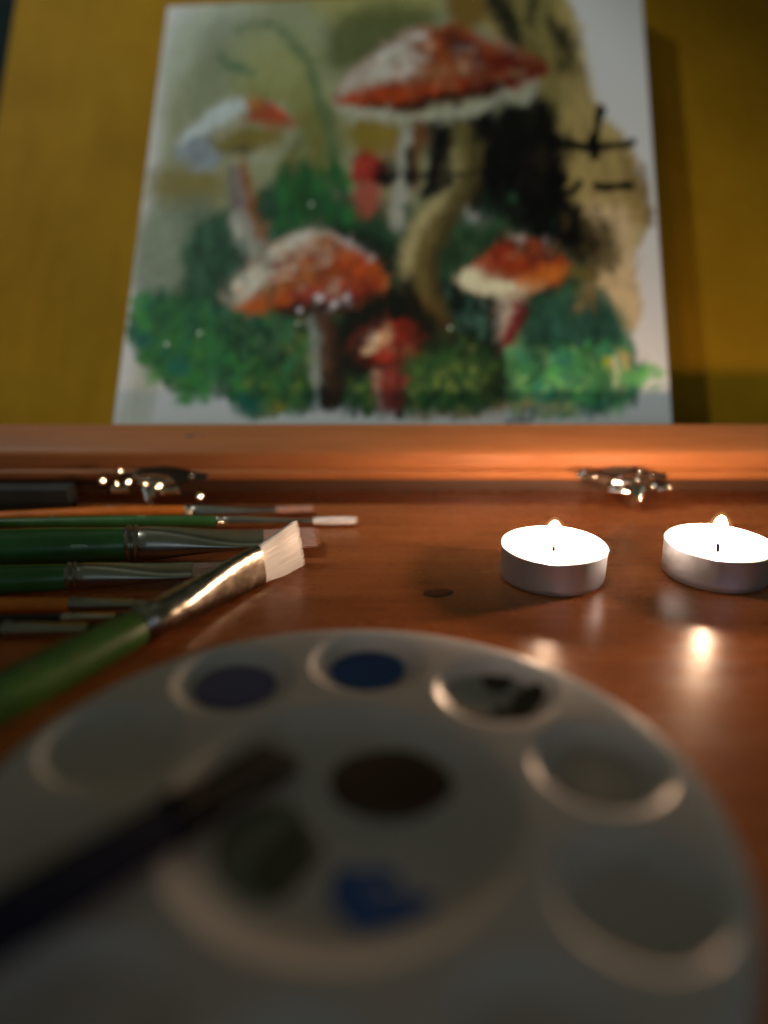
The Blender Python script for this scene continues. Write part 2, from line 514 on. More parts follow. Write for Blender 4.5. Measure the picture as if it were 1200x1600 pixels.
# ------------------------------------------------------------------ the painting
# corners on the leaning plane (mm)
BL, BR, TL, TR = [Vector(p) for p in ((-140.9, 394.0, 25.7), (149.7, 394.2, 26.3), (-132.7, 550.5, 252.8), (159.0, 560.4, 267.3))]
def onto(p):
    d = (p - Q0).dot(NRM)
    return p - NRM * d
BL, BR, TL, TR = [onto(p) for p in (BL, BR, TL, TR)]
painting = thing('mushroom_painting', 'unframed canvas painting of red capped mushrooms in grass on the easel', 'painting', tuple(BL.lerp(BR, 0.5)))
PL = BL.lerp(BR, 0.5)

# the stretched canvas body, 18 mm deep
ins = 0.3
cb = MB()
front = [BL, BR, TR, TL]
cen = sum(front, Vector()) / 4
rows = []
for off, k in ((0.25, 0.992), (0.6, 0.998), (1.6, 1.0), (20.5, 1.0), (22.0, 0.995)):
    rows.append([tuple(cen + (p - cen) * k - NRM * off - PL) for p in front])
# subdivide each side for a rounded look is not needed at this blur
cb.rings(rows).build('canvas', M['canvas'], painting, smooth=False)

# --- pigment, laid out on a sketch sheet of 1200 x 1600 units whose corners (176,669) (1050,665) (262,10) (1001,-25) are the canvas corners
NU, NV = 430, 370
def homography(src, dst):
    A = []
    for (x, y), (X, Y) in zip(src, dst):
        A.append([x, y, 1, 0, 0, 0, -X * x, -X * y, -X])
        A.append([0, 0, 0, x, y, 1, -Y * x, -Y * y, -Y])
    return np.linalg.svd(np.array(A, float))[2][-1].reshape(3, 3)
uu, vv = np.meshgrid(np.linspace(0, 1, NU), np.linspace(0, 1, NV))
Pw = (np.array(BL)[None, None] * ((1 - uu) * (1 - vv))[..., None] + np.array(BR)[None, None] * (uu * (1 - vv))[..., None]
      + np.array(TL)[None, None] * ((1 - uu) * vv)[..., None] + np.array(TR)[None, None] * (uu * vv)[..., None])
loc_x = Pw[..., 0]
loc_y = (Pw - np.array(Q0)) @ np.array(UPV)
cx4 = [(float(loc_x[j, i]), float(loc_y[j, i])) for j, i in ((0, 0), (0, -1), (-1, 0), (-1, -1))]
Hm = homography(cx4, [(176, 669), (1050, 665), (262, 10), (1001, -25)])
den = Hm[2, 0] * loc_x + Hm[2, 1] * loc_y + Hm[2, 2]
X0 = (Hm[0, 0] * loc_x + Hm[0, 1] * loc_y + Hm[0, 2]) / den
Y0 = (Hm[1, 0] * loc_x + Hm[1, 1] * loc_y + Hm[1, 2]) / den

def vnoise(cell, seed, octaves=3):
    """smooth value noise over the sheet, about -1..1; cell = (cx, cy) in sheet units"""
    r = np.random.default_rng(seed)
    out = np.zeros_like(X0)
    amp, tot = 1.0, 0.0
    for o in range(octaves):
        k = 2 ** o
        gx, gy = X0 * k / cell[0] + 40, Y0 * k / cell[1] + 40
        tab = r.uniform(-1, 1, (257, 257))
        ix, iy = np.floor(gx).astype(int), np.floor(gy).astype(int)
        fx, fy = gx - ix, gy - iy
        fx, fy = fx * fx * (3 - 2 * fx), fy * fy * (3 - 2 * fy)
        T = lambda a, c: tab[np.mod(c, 257), np.mod(a, 257)]
        out += amp * ((T(ix, iy) * (1 - fx) + T(ix + 1, iy) * fx) * (1 - fy) + (T(ix, iy + 1) * (1 - fx) + T(ix + 1, iy + 1) * fx) * fy)
        tot += amp
        amp *= 0.55
    return out / tot * 1.4
WX, WY = vnoise((22, 22), 1), vnoise((22, 22), 2)
X, Y = X0 + 5 * WX, Y0 + 5 * WY
FINE = vnoise((7, 16), 3, 3)
FINEH = vnoise((18, 7), 4, 3)
GAIN = 2.75                                              # sheet colours were noted under the lamp; this gives the pigment's own reflectance
def pig(c):
    r, g, b = c
    if r > 1.3 * g:                                      # the reds are earthy, not scarlet
        r, g, b = r * 0.94, g * 1.06, b * 1.04
    elif g > 1.15 * r and g > b:                         # the greens lean to blue
        r, g, b = r * 0.97, g * 1.04, b * 1.17
    elif max(r, g, b) < 120 and b < 0.9 * g:             # the olive washes
        g, b = g * 1.02, b * 1.10
    return np.clip(0.72 * (np.array(srgb(r, g, b)) * GAIN / 0.72) ** 1.20, 0, 0.80)
IMG = np.empty(X0.shape + (3,))
IMG[:] = pig((147, 151, 146))
HGT = np.zeros_like(X0)

def lay(mask, col, var=0.10, tex=None):
    c = pig(col)
    tx = FINE if tex is None else tex
    cc = np.clip(c[None, None] * (1 + var * tx[..., None]), 0, 0.85)
    m = np.clip(mask, 0, 1)[..., None]
    IMG[:] = IMG * (1 - m) + cc * m
    HGT[:] = np.maximum(HGT * (1 - 0.4 * m[..., 0]), m[..., 0] * (0.5 + 0.5 * tx))

def seg_d(px, py, a, c):
    vx, vy = c[0] - a[0], c[1] - a[1]
    L = vx * vx + vy * vy + 1e-9
    tt = np.clip(((px - a[0]) * vx + (py - a[1]) * vy) / L, 0, 1)
    return np.hypot(px - a[0] - tt * vx, py - a[1] - tt * vy), tt

def poly(pts, col, soft=8, op=1.0, var=0.10, rough=0.0, tex=None, smooth=1):
    p = [tuple(map(float, q)) for q in pts]
    for _ in range(smooth):                              # round the corners
        q = []
        for i in range(len(p)):
            a, c = p[i], p[(i + 1) % len(p)]
            q += [(a[0] * .75 + c[0] * .25, a[1] * .75 + c[1] * .25), (a[0] * .25 + c[0] * .75, a[1] * .25 + c[1] * .75)]
        p = q
    inside = np.zeros(X.shape, bool)
    dm = np.full(X.shape, 1e9)
    for i in range(len(p)):
        a, c = p[i], p[(i + 1) % len(p)]
        dm = np.minimum(dm, seg_d(X, Y, a, c)[0])
        cond = (a[1] > Y) != (c[1] > Y)
        xi = (c[0] - a[0]) * (Y - a[1]) / (c[1] - a[1] + 1e-9) + a[0]
        inside ^= cond & (X < xi)
    sd = np.where(inside, dm, -dm)
    if rough:
        sd = sd + rough * FINE
    m = np.clip(0.5 + sd / (2 * soft * 0.8), 0, 1)
    m = m * m * (3 - 2 * m)
    lay(m * op, col, var, tex)

def stroke(pts, w, col, soft=4, op=1.0, var=0.1, tex=None, curve=True, rough=0.0):
    p = [np.array(q, float) for q in pts]
    if curve and len(p) > 2:
        q = []
        for i in range(len(p) - 1):
            a, c_, d, e = p[max(i - 1, 0)], p[i], p[i + 1], p[min(i + 2, len(p) - 1)]
            for k in range(5):
                s_ = k / 5
                q.append(0.5 * ((2 * c_) + (-a + d) * s_ + (2 * a - 5 * c_ + 4 * d - e) * s_ ** 2 + (-a + 3 * c_ - 3 * d + e) * s_ ** 3))
        p = q + [p[-1]]
    ws = np.interp(np.linspace(0, 1, len(p)), np.linspace(0, 1, len(w)) if hasattr(w, '__len__') else [0, 1], w if hasattr(w, '__len__') else [w, w])
    sd = np.full(X.shape, -1e9)
    for i in range(len(p) - 1):
        dd, tt = seg_d(X, Y, p[i], p[i + 1])
        sd = np.maximum(sd, (ws[i] * (1 - tt) + ws[i + 1] * tt) / 2 - dd)
    if rough:
        sd = sd + rough * FINE
    m = np.clip(0.5 + sd / (2 * soft), 0, 1)
    lay(m * m * (3 - 2 * m) * op, col, var, tex)

def blotch(x, y, rx, ry, col, soft=0.5, op=1.0, ang=0.0, var=0.12):
    ca, sa = math.cos(ang), math.sin(ang)
    dx, dy = X - x, Y - y
    q = np.hypot((dx * ca + dy * sa) / rx, (-dx * sa + dy * ca) / ry)
    m = np.clip((1 - q) / soft + 0.5, 0, 1)
    lay(m * m * (3 - 2 * m) * op, col, var)

def dabs(n, region, cols, size, seed, ang=(0, 3.14), op=(0.5, 0.95), aspect=(0.35, 0.8)):
    """many short brush dabs inside a sheet polygon, each only over its own window"""
    r = random.Random(seed)
    xs, ys = [q[0] for q in region], [q[1] for q in region]
    flatx = X[:, :]
    done = tries = 0
    while done < n and tries < n * 20:
        tries += 1
        x, y = r.uniform(min(xs), max(xs)), r.uniform(min(ys), max(ys))
        ins_ = False
        for i in range(len(region)):
            a, c = region[i], region[(i + 1) % len(region)]
            if (a[1] > y) != (c[1] > y) and x < (c[0] - a[0]) * (y - a[1]) / (c[1] - a[1]) + a[0]:
                ins_ = not ins_
        if not ins_:
            continue
        done += 1
        rx = r.uniform(*size)
        ry = rx * r.uniform(*aspect)
        # window on the grid (rows run bottom to top)
        jc = int(np.argmin(np.abs(Y0[:, NU // 2] - y)))
        ic = int(np.argmin(np.abs(X0[jc] - x)))
        hw = int(rx / 1.7) + 6
        j0, j1, i0, i1 = max(jc - hw, 0), min(jc + hw, NV), max(ic - hw, 0), min(ic + hw, NU)
        an = r.uniform(*ang)
        ca, sa = math.cos(an), math.sin(an)
        dx, dy = X[j0:j1, i0:i1] - x, Y[j0:j1, i0:i1] - y
        q = np.hypot((dx * ca + dy * sa) / rx, (-dx * sa + dy * ca) / ry)
        m = np.clip((1 - q) / 0.7 + 0.3, 0, 1)[..., None] * r.uniform(*op)
        c = pig(r.choice(cols)) * r.uniform(0.8, 1.2)
        IMG[j0:j1, i0:i1] = IMG[j0:j1, i0:i1] * (1 - m) + np.clip(c, 0, 0.85) * m
        HGT[j0:j1, i0:i1] = np.maximum(HGT[j0:j1, i0:i1], m[..., 0] * r.uniform(0.3, 1.0))
    return done

# canvas ground, edge stains
poly([(165, 690), (240, 500), (262, 330), (300, 330), (235, 690)], (128, 129, 116), 14, 0.6)
for x in (204, 216, 232):
    stroke([(x, 668), (x + 14, 590), (x + 20, 540)], 4, (104, 100, 80), 3, 0.55)
# washes of the upper left
poly([(264, 70), (320, 20), (470, -40), (760, -40), (870, 160), (620, 440), (215, 470), (248, 250)], (104, 106, 76), 30, 0.95, 0.06)
poly([(255, 10), (440, -30), (340, 70), (262, 150)], (126, 131, 120), 34, 0.75, 0.03)
poly([(380, 110), (480, 50), (530, 200), (480, 300), (360, 160)], (98, 98, 54), 34, 0.8, 0.06)
blotch(330, 110, 30, 80, (92, 96, 74), 1.2, 0.7, 0.25)
blotch(430, 95, 60, 40, (112, 112, 74), 1.2, 0.7)
poly([(470, -10), (690, -40), (690, 30), (560, 50), (520, 40)], (116, 110, 64), 26, 0.8, 0.05)
poly([(515, 30), (590, 0), (690, 14), (660, 60), (570, 110), (505, 115)], (66, 70, 38), 26, 0.92, 0.15)
poly([(230, 258), (345, 262), (350, 300), (320, 340), (235, 320)], (92, 80, 34), 22, 0.8)
poly([(430, 190), (530, 150), (545, 260), (480, 300), (425, 270)], (82, 80, 40), 24, 0.8)
poly([(215, 330), (350, 300), (370, 470), (205, 490)], (84, 92, 74), 26, 0.9, 0.15)
blotch(250, 395, 34, 70, (104, 108, 90), 1.2, 0.6)
# tan tree trunk and its washes on the right
poly([(730, -50), (880, -50), (905, 70), (930, 170), (985, 220), (1008, 290), (1022, 350), (985, 400), (1003, 470), (985, 520), (880, 520), (850, 350), (860, 160), (770, 80)], (120, 108, 72), 6, 1.0, 0.08, 2)
poly([(740, -50), (865, -50), (880, 90), (880, 190), (850, 180), (800, 70)], (92, 84, 48), 18, 0.9)
stroke([(900, 40), (918, 120), (930, 190)], 16, (132, 120, 86), 9, 0.7)
poly([(900, 310), (1000, 330), (985, 400), (1003, 470), (985, 530), (930, 530), (905, 430)], (150, 131, 106), 14, 0.9, 0.06)
poly([(955, 215), (1000, 260), (1024, 350), (1008, 352), (975, 265)], (92, 76, 44), 8, 0.8)
stroke([(1000, 255), (1022, 350)], 5, (76, 60, 34), 4, 0.7)
stroke([(1003, 400), (990, 440), (1004, 475), (988, 510)], 4, (122, 104, 80), 3, 0.7)
for x0, y0, x1, y1 in ((920, 255, 930, 340), (945, 250, 962, 330), (975, 270, 990, 350)):
    stroke([(x0, y0), ((x0 + x1) / 2 + 3, (y0 + y1) / 2), (x1, y1)], 9, (100, 78, 50), 6, 0.55)
stroke([(950, 346), (1015, 340)], 5, (88, 74, 48), 3, 0.6)
poly([(690, -40), (760, -40), (765, 30), (740, 50), (700, 40)], (92, 64, 24), 16, 0.95)
poly([(762, -30), (800, 10), (822, 55), (800, 72), (766, 40)], (22, 24, 16), 12, 0.97)
poly([(856, 35), (885, 40), (902, 80), (894, 110), (868, 70)], (26, 26, 16), 9, 0.96)
stroke([(880, 40), (890, 90)], 8, (34, 32, 20), 6, 0.8)
# fiddlehead
stroke([(345, 82), (362, 102), (398, 116)], [9, 15, 8], (62, 80, 52), 7, 0.95)
stroke([(370, 50), (405, 38), (440, 48), (470, 82), (492, 120), (505, 175), (520, 235), (536, 300), (548, 350)], [8, 12, 12, 12, 12, 14], (64, 78, 50), 7, 0.9)
stroke([(452, 200), (472, 230), (480, 280)], 9, (86, 94, 74), 7, 0.7)
# dark green under-painting of the whole lower half
poly([(310, 350), (420, 290), (470, 250), (545, 320), (640, 310), (735, 340), (860, 368), (930, 410), (920, 470), (960, 500), (985, 545), (970, 610), (900, 645), (420, 645), (230, 560), (208, 500), (300, 440)], (36, 56, 36), 16, 1.0, 0.3, 8)
poly([(285, 360), (390, 320), (450, 330), (420, 480), (320, 480), (285, 440)], (42, 64, 44), 24, 0.9, 0.2)
dabs(90, [(430, 262), (550, 262), (560, 360), (420, 350)], [(30, 66, 32), (38, 82, 40), (24, 50, 28), (34, 62, 26)], (9, 26), 21, (1.2, 2.0), aspect=(0.15, 0.4))
dabs(60, [(290, 360), (430, 330), (420, 470), (300, 470)], [(40, 66, 44), (30, 50, 34), (58, 78, 54), (48, 74, 50)], (10, 26), 22, (1.1, 1.9), aspect=(0.15, 0.4))
poly([(500, 350), (560, 352), (640, 400), (650, 440), (610, 430), (560, 390)], (20, 28, 18), 14, 0.9)
# left mushroom
stroke([(368, 235), (372, 300), (385, 350), (402, 395)], [24, 30, 42, 48], (104, 100, 94), 5, 1.0)
stroke([(360, 235), (364, 300), (374, 345)], [8, 12, 12], (78, 68, 72), 6, 0.8)
stroke([(380, 232), (386, 290), (398, 335), (414, 376)], [10, 16, 14, 8], (108, 58, 24), 6, 0.95)
stroke([(368, 340), (380, 372), (398, 395)], [14, 26, 24], (128, 131, 124), 9, 0.85)
poly([(268, 242), (276, 212), (312, 184), (350, 160), (388, 150), (425, 160), (466, 192), (462, 206), (440, 232), (400, 252), (340, 266), (292, 264)], (110, 106, 80), 6, 1.0)
poly([(270, 244), (280, 218), (330, 208), (352, 240), (340, 266), (295, 263)], (98, 106, 112), 10, 0.95, 0.25, tex=FINEH)
poly([(326, 224), (380, 204), (450, 198), (440, 222), (390, 240), (345, 240)], (88, 78, 26), 9, 0.92)
blotch(378, 236, 22, 9, (44, 38, 16), 1.0, 0.7)
poly([(272, 225), (312, 184), (352, 160), (388, 151), (384, 172), (330, 206), (290, 222)], (134, 142, 142), 8, 0.95, 0.12)
poly([(388, 152), (420, 158), (466, 190), (462, 198), (420, 196), (380, 190), (392, 172)], (118, 50, 28), 9, 0.95, 0.3)
blotch(400, 160, 12, 8, (132, 78, 30), 0.9, 0.9)
blotch(438, 178, 14, 7, (150, 58, 26), 0.9, 0.8, 0.5)
stroke([(425, 160), (462, 184)], 4, (136, 126, 122), 4, 0.7)
stroke([(392, 250), (430, 247), (450, 228), (464, 206)], [8, 9, 8, 4], (118, 124, 110), 6, 0.8)
# yellow patch, small red cap in the middle
poly([(535, 190), (640, 186), (650, 232), (610, 250), (550, 236)], (96, 82, 26), 14, 0.95, 0.2)
poly([(585, 230), (640, 225), (640, 330), (600, 350), (585, 300)], (104, 88, 64), 16, 0.6)
poly([(545, 262), (556, 236), (580, 232), (602, 250), (612, 272), (596, 292), (550, 290)], (116, 34, 28), 6, 1.0, 0.3)
blotch(566, 262, 12, 14, (140, 52, 42), 0.9, 0.7)
poly([(548, 290), (598, 288), (590, 330), (566, 346), (552, 322)], (122, 58, 50), 9, 0.95, 0.2)
# dark hollow tree
poly([(690, 205), (740, 180), (800, 160), (862, 150), (876, 200), (880, 280), (905, 330), (935, 385), (940, 412), (900, 405), (855, 375), (800, 352), (742, 338), (712, 300), (700, 250)], (7, 7, 9), 10, 1.0, 0.4, 5)
poly([(640, 190), (720, 190), (720, 300), (690, 300), (670, 240)], (40, 34, 20), 12, 0.9)
blotch(838, 258, 15, 38, (34, 30, 16), 1.0, 0.8)
blotch(832, 185, 22, 24, (22, 24, 14), 1.0, 0.7)
dabs(70, [(720, 320), (780, 300), (880, 350), (860, 380), (720, 400)], [(30, 50, 32), (40, 62, 42), (18, 30, 20), (12, 16, 12)], (8, 20), 32, (1.2, 1.9), aspect=(0.15, 0.35))
poly([(905, 330), (960, 350), (975, 400), (945, 428), (905, 395)], (58, 50, 26), 18, 0.85)
dabs(60, [(880, 330), (968, 350), (970, 425), (895, 425)], [(50, 42, 22), (70, 60, 34), (16, 15, 12), (26, 24, 16)], (9, 22), 31, (0.8, 1.4), aspect=(0.12, 0.3))
# ragged dark washes that run down the trunk
dabs(60, [(700, 150), (880, 140), (900, 330), (860, 360), (720, 320)], [(9, 9, 11), (16, 15, 13), (28, 25, 16)], (12, 30), 33, (1.2, 1.9), aspect=(0.2, 0.45), op=(0.5, 0.95))
dabs(26, [(752, -20), (835, -20), (850, 110), (790, 90)], [(24, 25, 16), (40, 37, 22), (14, 15, 11)], (10, 24), 34, (1.0, 1.7), aspect=(0.25, 0.5), op=(0.4, 0.85))
dabs(16, [(850, 25), (905, 40), (915, 130), (870, 120)], [(26, 26, 16), (46, 42, 26)], (8, 20), 35, (1.0, 1.6), aspect=(0.2, 0.4), op=(0.4, 0.85))
dabs(30, [(860, 60), (930, 150), (960, 260), (880, 300), (870, 180)], [(96, 84, 52), (74, 64, 36), (128, 114, 80)], (12, 34), 36, (1.1, 1.6), aspect=(0.12, 0.3), op=(0.25, 0.6))
# stems of the big mushroom
stroke([(636, 200), (632, 260), (626, 320), (622, 350)], [16, 20, 22, 20], (118, 121, 114), 7, 0.95)
stroke([(655, 190), (652, 250), (648, 300)], [26, 18, 8], (84, 48, 26), 8, 0.95)
stroke([(728, 215), (728, 265), (705, 315), (672, 360), (656, 405), (658, 450), (680, 495), (708, 520)], [44, 46, 50, 54, 58, 58, 48, 22], (76, 69, 38), 6, 1.0, 0.15)
stroke([(708, 235), (710, 265), (686, 310), (652, 352), (636, 400), (636, 445)], [10, 14, 20, 22, 20, 14], (126, 121, 92), 11, 0.85)
stroke([(742, 240), (740, 280), (716, 330), (690, 375), (678, 420), (686, 470), (706, 508)], [12, 14, 16, 18, 18, 18, 10], (46, 38, 20), 10, 0.8)
stroke([(716, 215), (724, 270)], 10, (92, 84, 56), 6, 0.6)
stroke([(660, 465), (688, 502), (706, 518)], [18, 14, 8], (84, 58, 30), 8, 0.7)
# bold black marks across it
blotch(602, 272, 20, 22, (12, 11, 11), 0.5)
blotch(606, 276, 6, 8, (52, 36, 22), 0.8, 0.7)
stroke([(590, 282), (640, 275), (700, 272), (738, 268)], [14, 8, 10, 6], (8, 8, 9), 4)
stroke([(642, 236), (640, 290)], [14, 16], (8, 8, 9), 4)
stroke([(690, 200), (684, 250), (668, 305)], [24, 26, 18], (10, 10, 10), 5)
stroke([(700, 285), (672, 306)], [16, 10], (9, 9, 10), 5)
# big mushroom cap
stroke([(528, 166), (560, 180), (620, 184), (690, 180), (760, 164), (840, 130)], [8, 13, 12, 13, 11, 6], (126, 126, 116), 5)
poly([(522, 150), (540, 118), (590, 80), (645, 44), (690, 36), (742, 48), (802, 70), (850, 94), (856, 114), (822, 136), (742, 156), (642, 174), (560, 172), (530, 166)], (112, 48, 26), 5, 1.0, 0.35)
poly([(524, 148), (545, 116), (595, 78), (648, 46), (668, 50), (650, 90), (620, 122), (580, 138), (540, 150)], (130, 124, 115), 10, 1.0, 0.15)
poly([(640, 90), (660, 50), (700, 44), (720, 66), (690, 104), (650, 112)], (118, 54, 26), 12, 0.95, 0.35)
poly([(684, 48), (730, 56), (762, 82), (740, 98), (700, 82)], (58, 26, 22), 11, 0.9, 0.35)
poly([(730, 96), (800, 78), (850, 96), (856, 114), (820, 134), (750, 150), (710, 134)], (76, 22, 16), 10, 0.95, 0.3)
poly([(528, 152), (600, 140), (690, 124), (740, 128), (700, 150), (620, 164), (548, 166)], (132, 50, 18), 8, 0.95, 0.4)
poly([(550, 166), (600, 160), (640, 156), (730, 140), (815, 124), (770, 150), (650, 172), (590, 174)], (34, 16, 12), 5, 0.92)
poly([(610, 124), (680, 98), (740, 98), (700, 120), (650, 138)], (130, 84, 58), 12, 0.75, 0.35)
blotch(632, 112, 24, 12, (144, 136, 128), 1.1, 0.8, -0.3)
blotch(730, 80, 20, 8, (118, 110, 106), 1.0, 0.7, 0.3)
stroke([(744, 54), (790, 68), (815, 84)], [7, 9, 5], (108, 104, 96), 5, 0.7)
dabs(70, [(640, 60), (840, 90), (820, 128), (600, 156), (560, 150)], [(124, 52, 22), (70, 22, 16), (128, 92, 70), (92, 32, 18), (48, 20, 17)], (4, 13), 41, (-0.6, 0.1), op=(0.3, 0.8))
# middle mushroom
poly([(475, 496), (535, 496), (545, 640), (488, 642)], (38, 26, 18), 7, 1.0, 0.25)
stroke([(488, 500), (490, 560), (494, 630)], [20, 17, 10], (100, 108, 106), 7, 0.9)
stroke([(508, 500), (510, 580)], [14, 8], (78, 50, 42), 7, 0.8)
poly([(530, 462), (600, 452), (640, 420), (662, 470), (700, 512), (660, 530), (640, 560), (560, 600), (530, 560)], (15, 17, 11), 11, 0.97, 0.3)
poly([(342, 462), (366, 438), (402, 404), (442, 372), (490, 356), (532, 370), (582, 404), (614, 440), (606, 456), (562, 480), (500, 494), (430, 492), (385, 488), (358, 478)], (130, 72, 40), 5, 1.0, 0.35)
poly([(342, 464), (366, 438), (404, 404), (446, 376), (470, 384), (440, 420), (410, 448), (380, 474), (358, 476)], (140, 139, 130), 9, 1.0, 0.2)
poly([(440, 372), (490, 356), (520, 364), (500, 380), (450, 400)], (136, 136, 130), 9, 0.85, 0.2)
poly([(470, 400), (500, 372), (530, 380), (540, 410), (510, 430), (478, 424)], (120, 62, 26), 13, 0.95, 0.35)
poly([(530, 378), (582, 406), (612, 440), (560, 462), (525, 440)], (138, 56, 22), 11, 0.95, 0.4)
poly([(440, 452), (520, 436), (600, 442), (600, 458), (540, 474), (450, 474)], (108, 30, 26), 9, 0.9, 0.35)
poly([(380, 476), (400, 458), (455, 460), (450, 482), (395, 488)], (138, 62, 20), 8, 0.95, 0.2)
poly([(400, 486), (460, 472), (560, 466), (604, 454), (560, 482), (500, 496), (430, 496)], (30, 14, 12), 5, 0.97)
stroke([(524, 368), (556, 388), (582, 406)], [8, 9, 5], (132, 134, 136), 5, 0.8)
dabs(100, [(410, 405), (520, 376), (585, 420), (580, 455), (430, 465)], [(146, 136, 124), (130, 76, 46), (136, 56, 24), (96, 32, 26), (84, 46, 26), (104, 56, 32)], (4, 13), 42, (-0.7, 0.2), op=(0.35, 0.85))
for x, y in ((495, 466), (541, 464), (466, 487), (519, 474)):
    blotch(x, y, 6, 5, (142, 142, 146), 0.9, 0.9)
# small mushroom
poly([(582, 570), (634, 570), (630, 650), (590, 652)], (96, 38, 36), 6, 1.0, 0.3)
stroke([(588, 574), (591, 640)], [12, 8], (112, 92, 78), 6, 0.85)
stroke([(622, 575), (622, 648)], [12, 14], (54, 24, 24), 6, 0.85)
poly([(538, 548), (554, 520), (600, 497), (642, 505), (670, 540), (662, 562), (602, 578), (560, 572)], (112, 34, 24), 5, 1.0, 0.3)
poly([(538, 548), (554, 520), (600, 497), (612, 502), (580, 524), (562, 556), (560, 570)], (40, 28, 28), 8, 0.92)
poly([(572, 546), (590, 520), (612, 508), (614, 526), (594, 550)], (144, 120, 100), 9, 0.8, 0.4)
dabs(14, [(570, 520), (612, 505), (625, 535), (580, 558)], [(160, 150, 130), (120, 60, 46), (90, 36, 30), (150, 120, 90)], (4, 9), 43, (-0.8, 0.4), op=(0.5, 0.9))
poly([(556, 560), (602, 566), (664, 550), (660, 564), (602, 580), (564, 574)], (34, 17, 14), 5, 0.92)
blotch(574, 549, 7, 6, (166, 160, 118), 0.8, 0.9)
# right mushroom
poly([(680, 430), (720, 440), (790, 455), (800, 610), (770, 640), (700, 560), (706, 505)], (12, 18, 12), 12, 0.97)
poly([(700, 360), (790, 340), (830, 366), (740, 405), (704, 425), (690, 400)], (32, 46, 28), 14, 0.95, 0.3)
dabs(40, [(700, 350), (800, 340), (800, 380), (720, 410)], [(40, 60, 36), (24, 36, 22), (50, 70, 44)], (7, 18), 50, (1.2, 1.9), aspect=(0.15, 0.35))
poly([(820, 440), (905, 425), (915, 500), (830, 540)], (22, 26, 16), 14, 0.85)
dabs(50, [(700, 455), (790, 458), (785, 530), (705, 530)], [(58, 82, 66), (40, 64, 48), (14, 26, 18)], (8, 22), 51, (1.3, 1.8), aspect=(0.1, 0.22), op=(0.4, 0.85))
poly([(783, 460), (828, 458), (822, 500), (814, 545), (786, 548), (778, 520)], (88, 28, 34), 6, 1.0, 0.3)
stroke([(791, 468), (785, 505), (781, 525)], [15, 18, 8], (132, 126, 118), 7, 0.9)
stroke([(820, 462), (816, 505)], [16, 12], (58, 24, 18), 7, 0.85)
poly([(710, 440), (730, 416), (782, 382), (820, 368), (862, 384), (888, 410), (886, 434), (850, 450), (790, 464), (740, 460)], (112, 38, 22), 5, 1.0, 0.35)
poly([(710, 440), (728, 422), (746, 416), (764, 430), (800, 446), (850, 444), (850, 450), (790, 464), (740, 460)], (152, 148, 128), 8, 1.0, 0.1)
poly([(800, 438), (856, 414), (888, 412), (886, 434), (850, 450), (810, 452)], (142, 78, 34), 8, 0.9, 0.25)
poly([(745, 424), (800, 420), (846, 414), (804, 440), (770, 438)], (108, 50, 24), 9, 0.8, 0.3)
poly([(806, 372), (860, 386), (876, 404), (838, 414), (808, 402)], (46, 28, 24), 10, 0.92)
blotch(786, 398, 14, 11, (124, 42, 24), 1.0, 0.7)
dabs(26, [(745, 412), (810, 372), (870, 396), (800, 420)], [(70, 30, 22), (128, 56, 28), (96, 34, 20), (120, 80, 60)], (4, 11), 52, (-0.7, 0.3), op=(0.4, 0.85))
blotch(814, 373, 8, 5, (128, 124, 122), 0.9, 0.85)
poly([(790, 545), (806, 540), (820, 572), (806, 576), (786, 556)], (98, 124, 82), 6, 0.9)
# left bush
LB = [(205, 490), (222, 455), (330, 470), (370, 492), (470, 500), (490, 640), (380, 655), (335, 605), (290, 632), (258, 602), (216, 562), (200, 524)]
poly(LB, (42, 74, 40), 10, 1.0, 0.35, 8)
dabs(420, LB, [(42, 86, 40), (34, 70, 44), (26, 54, 36), (54, 98, 44), (24, 72, 62), (32, 64, 30), (22, 44, 28), (70, 104, 52)], (5, 16), 61, op=(0.3, 0.85))
dabs(150, [(430, 500), (486, 500), (490, 650), (400, 650), (380, 600)], [(24, 44, 24), (66, 92, 44), (50, 78, 42), (14, 26, 18), (88, 92, 40)], (4, 12), 62, op=(0.3, 0.8))
for x, y in ((280, 575), (376, 634), (395, 640), (222, 530)):
    blotch(x, y, 16, 17, (22, 72, 58), 1.0, 0.75)
for x, y in ((214, 476), (284, 626), (240, 590), (318, 620)):
    blotch(x, y, 12, 11, (54, 100, 46), 0.9, 0.8)
blotch(436, 636, 8, 6, (126, 108, 30), 0.9, 0.85)
dabs(80, [(340, 490), (470, 505), (470, 570), (350, 550)], [(18, 36, 24), (48, 72, 52), (64, 86, 60), (28, 50, 34)], (8, 22), 63, (0.5, 1.4), aspect=(0.12, 0.3), op=(0.4, 0.85))
# middle bush
poly([(545, 590), (590, 600), (640, 555), (720, 525), (775, 550), (785, 645), (640, 655), (545, 650)], (38, 56, 28), 11, 0.92, 0.35, 6)
poly([(578, 576), (636, 576), (632, 652), (590, 652)], (94, 36, 34), 6, 0.9, 0.3)
stroke([(589, 578), (592, 640)], [11, 7], (110, 90, 76), 6, 0.85)
stroke([(624, 578), (622, 648)], [10, 12], (52, 23, 23), 6, 0.8)
dabs(190, [(640, 560), (720, 530), (775, 555), (780, 645), (640, 650)], [(38, 66, 32), (50, 76, 38), (84, 96, 46), (22, 38, 22), (30, 50, 28), (96, 104, 58)], (3, 9), 64, op=(0.3, 0.85))
dabs(50, [(545, 590), (582, 590), (585, 650), (545, 650)], [(48, 74, 38), (18, 30, 18), (84, 96, 44)], (3, 9), 65)
for q in ((655, 530), (546, 575), (778, 600), (692, 528)):
    blotch(q[0], q[1], 24, 24, (16, 20, 13), 1.2, 0.7)
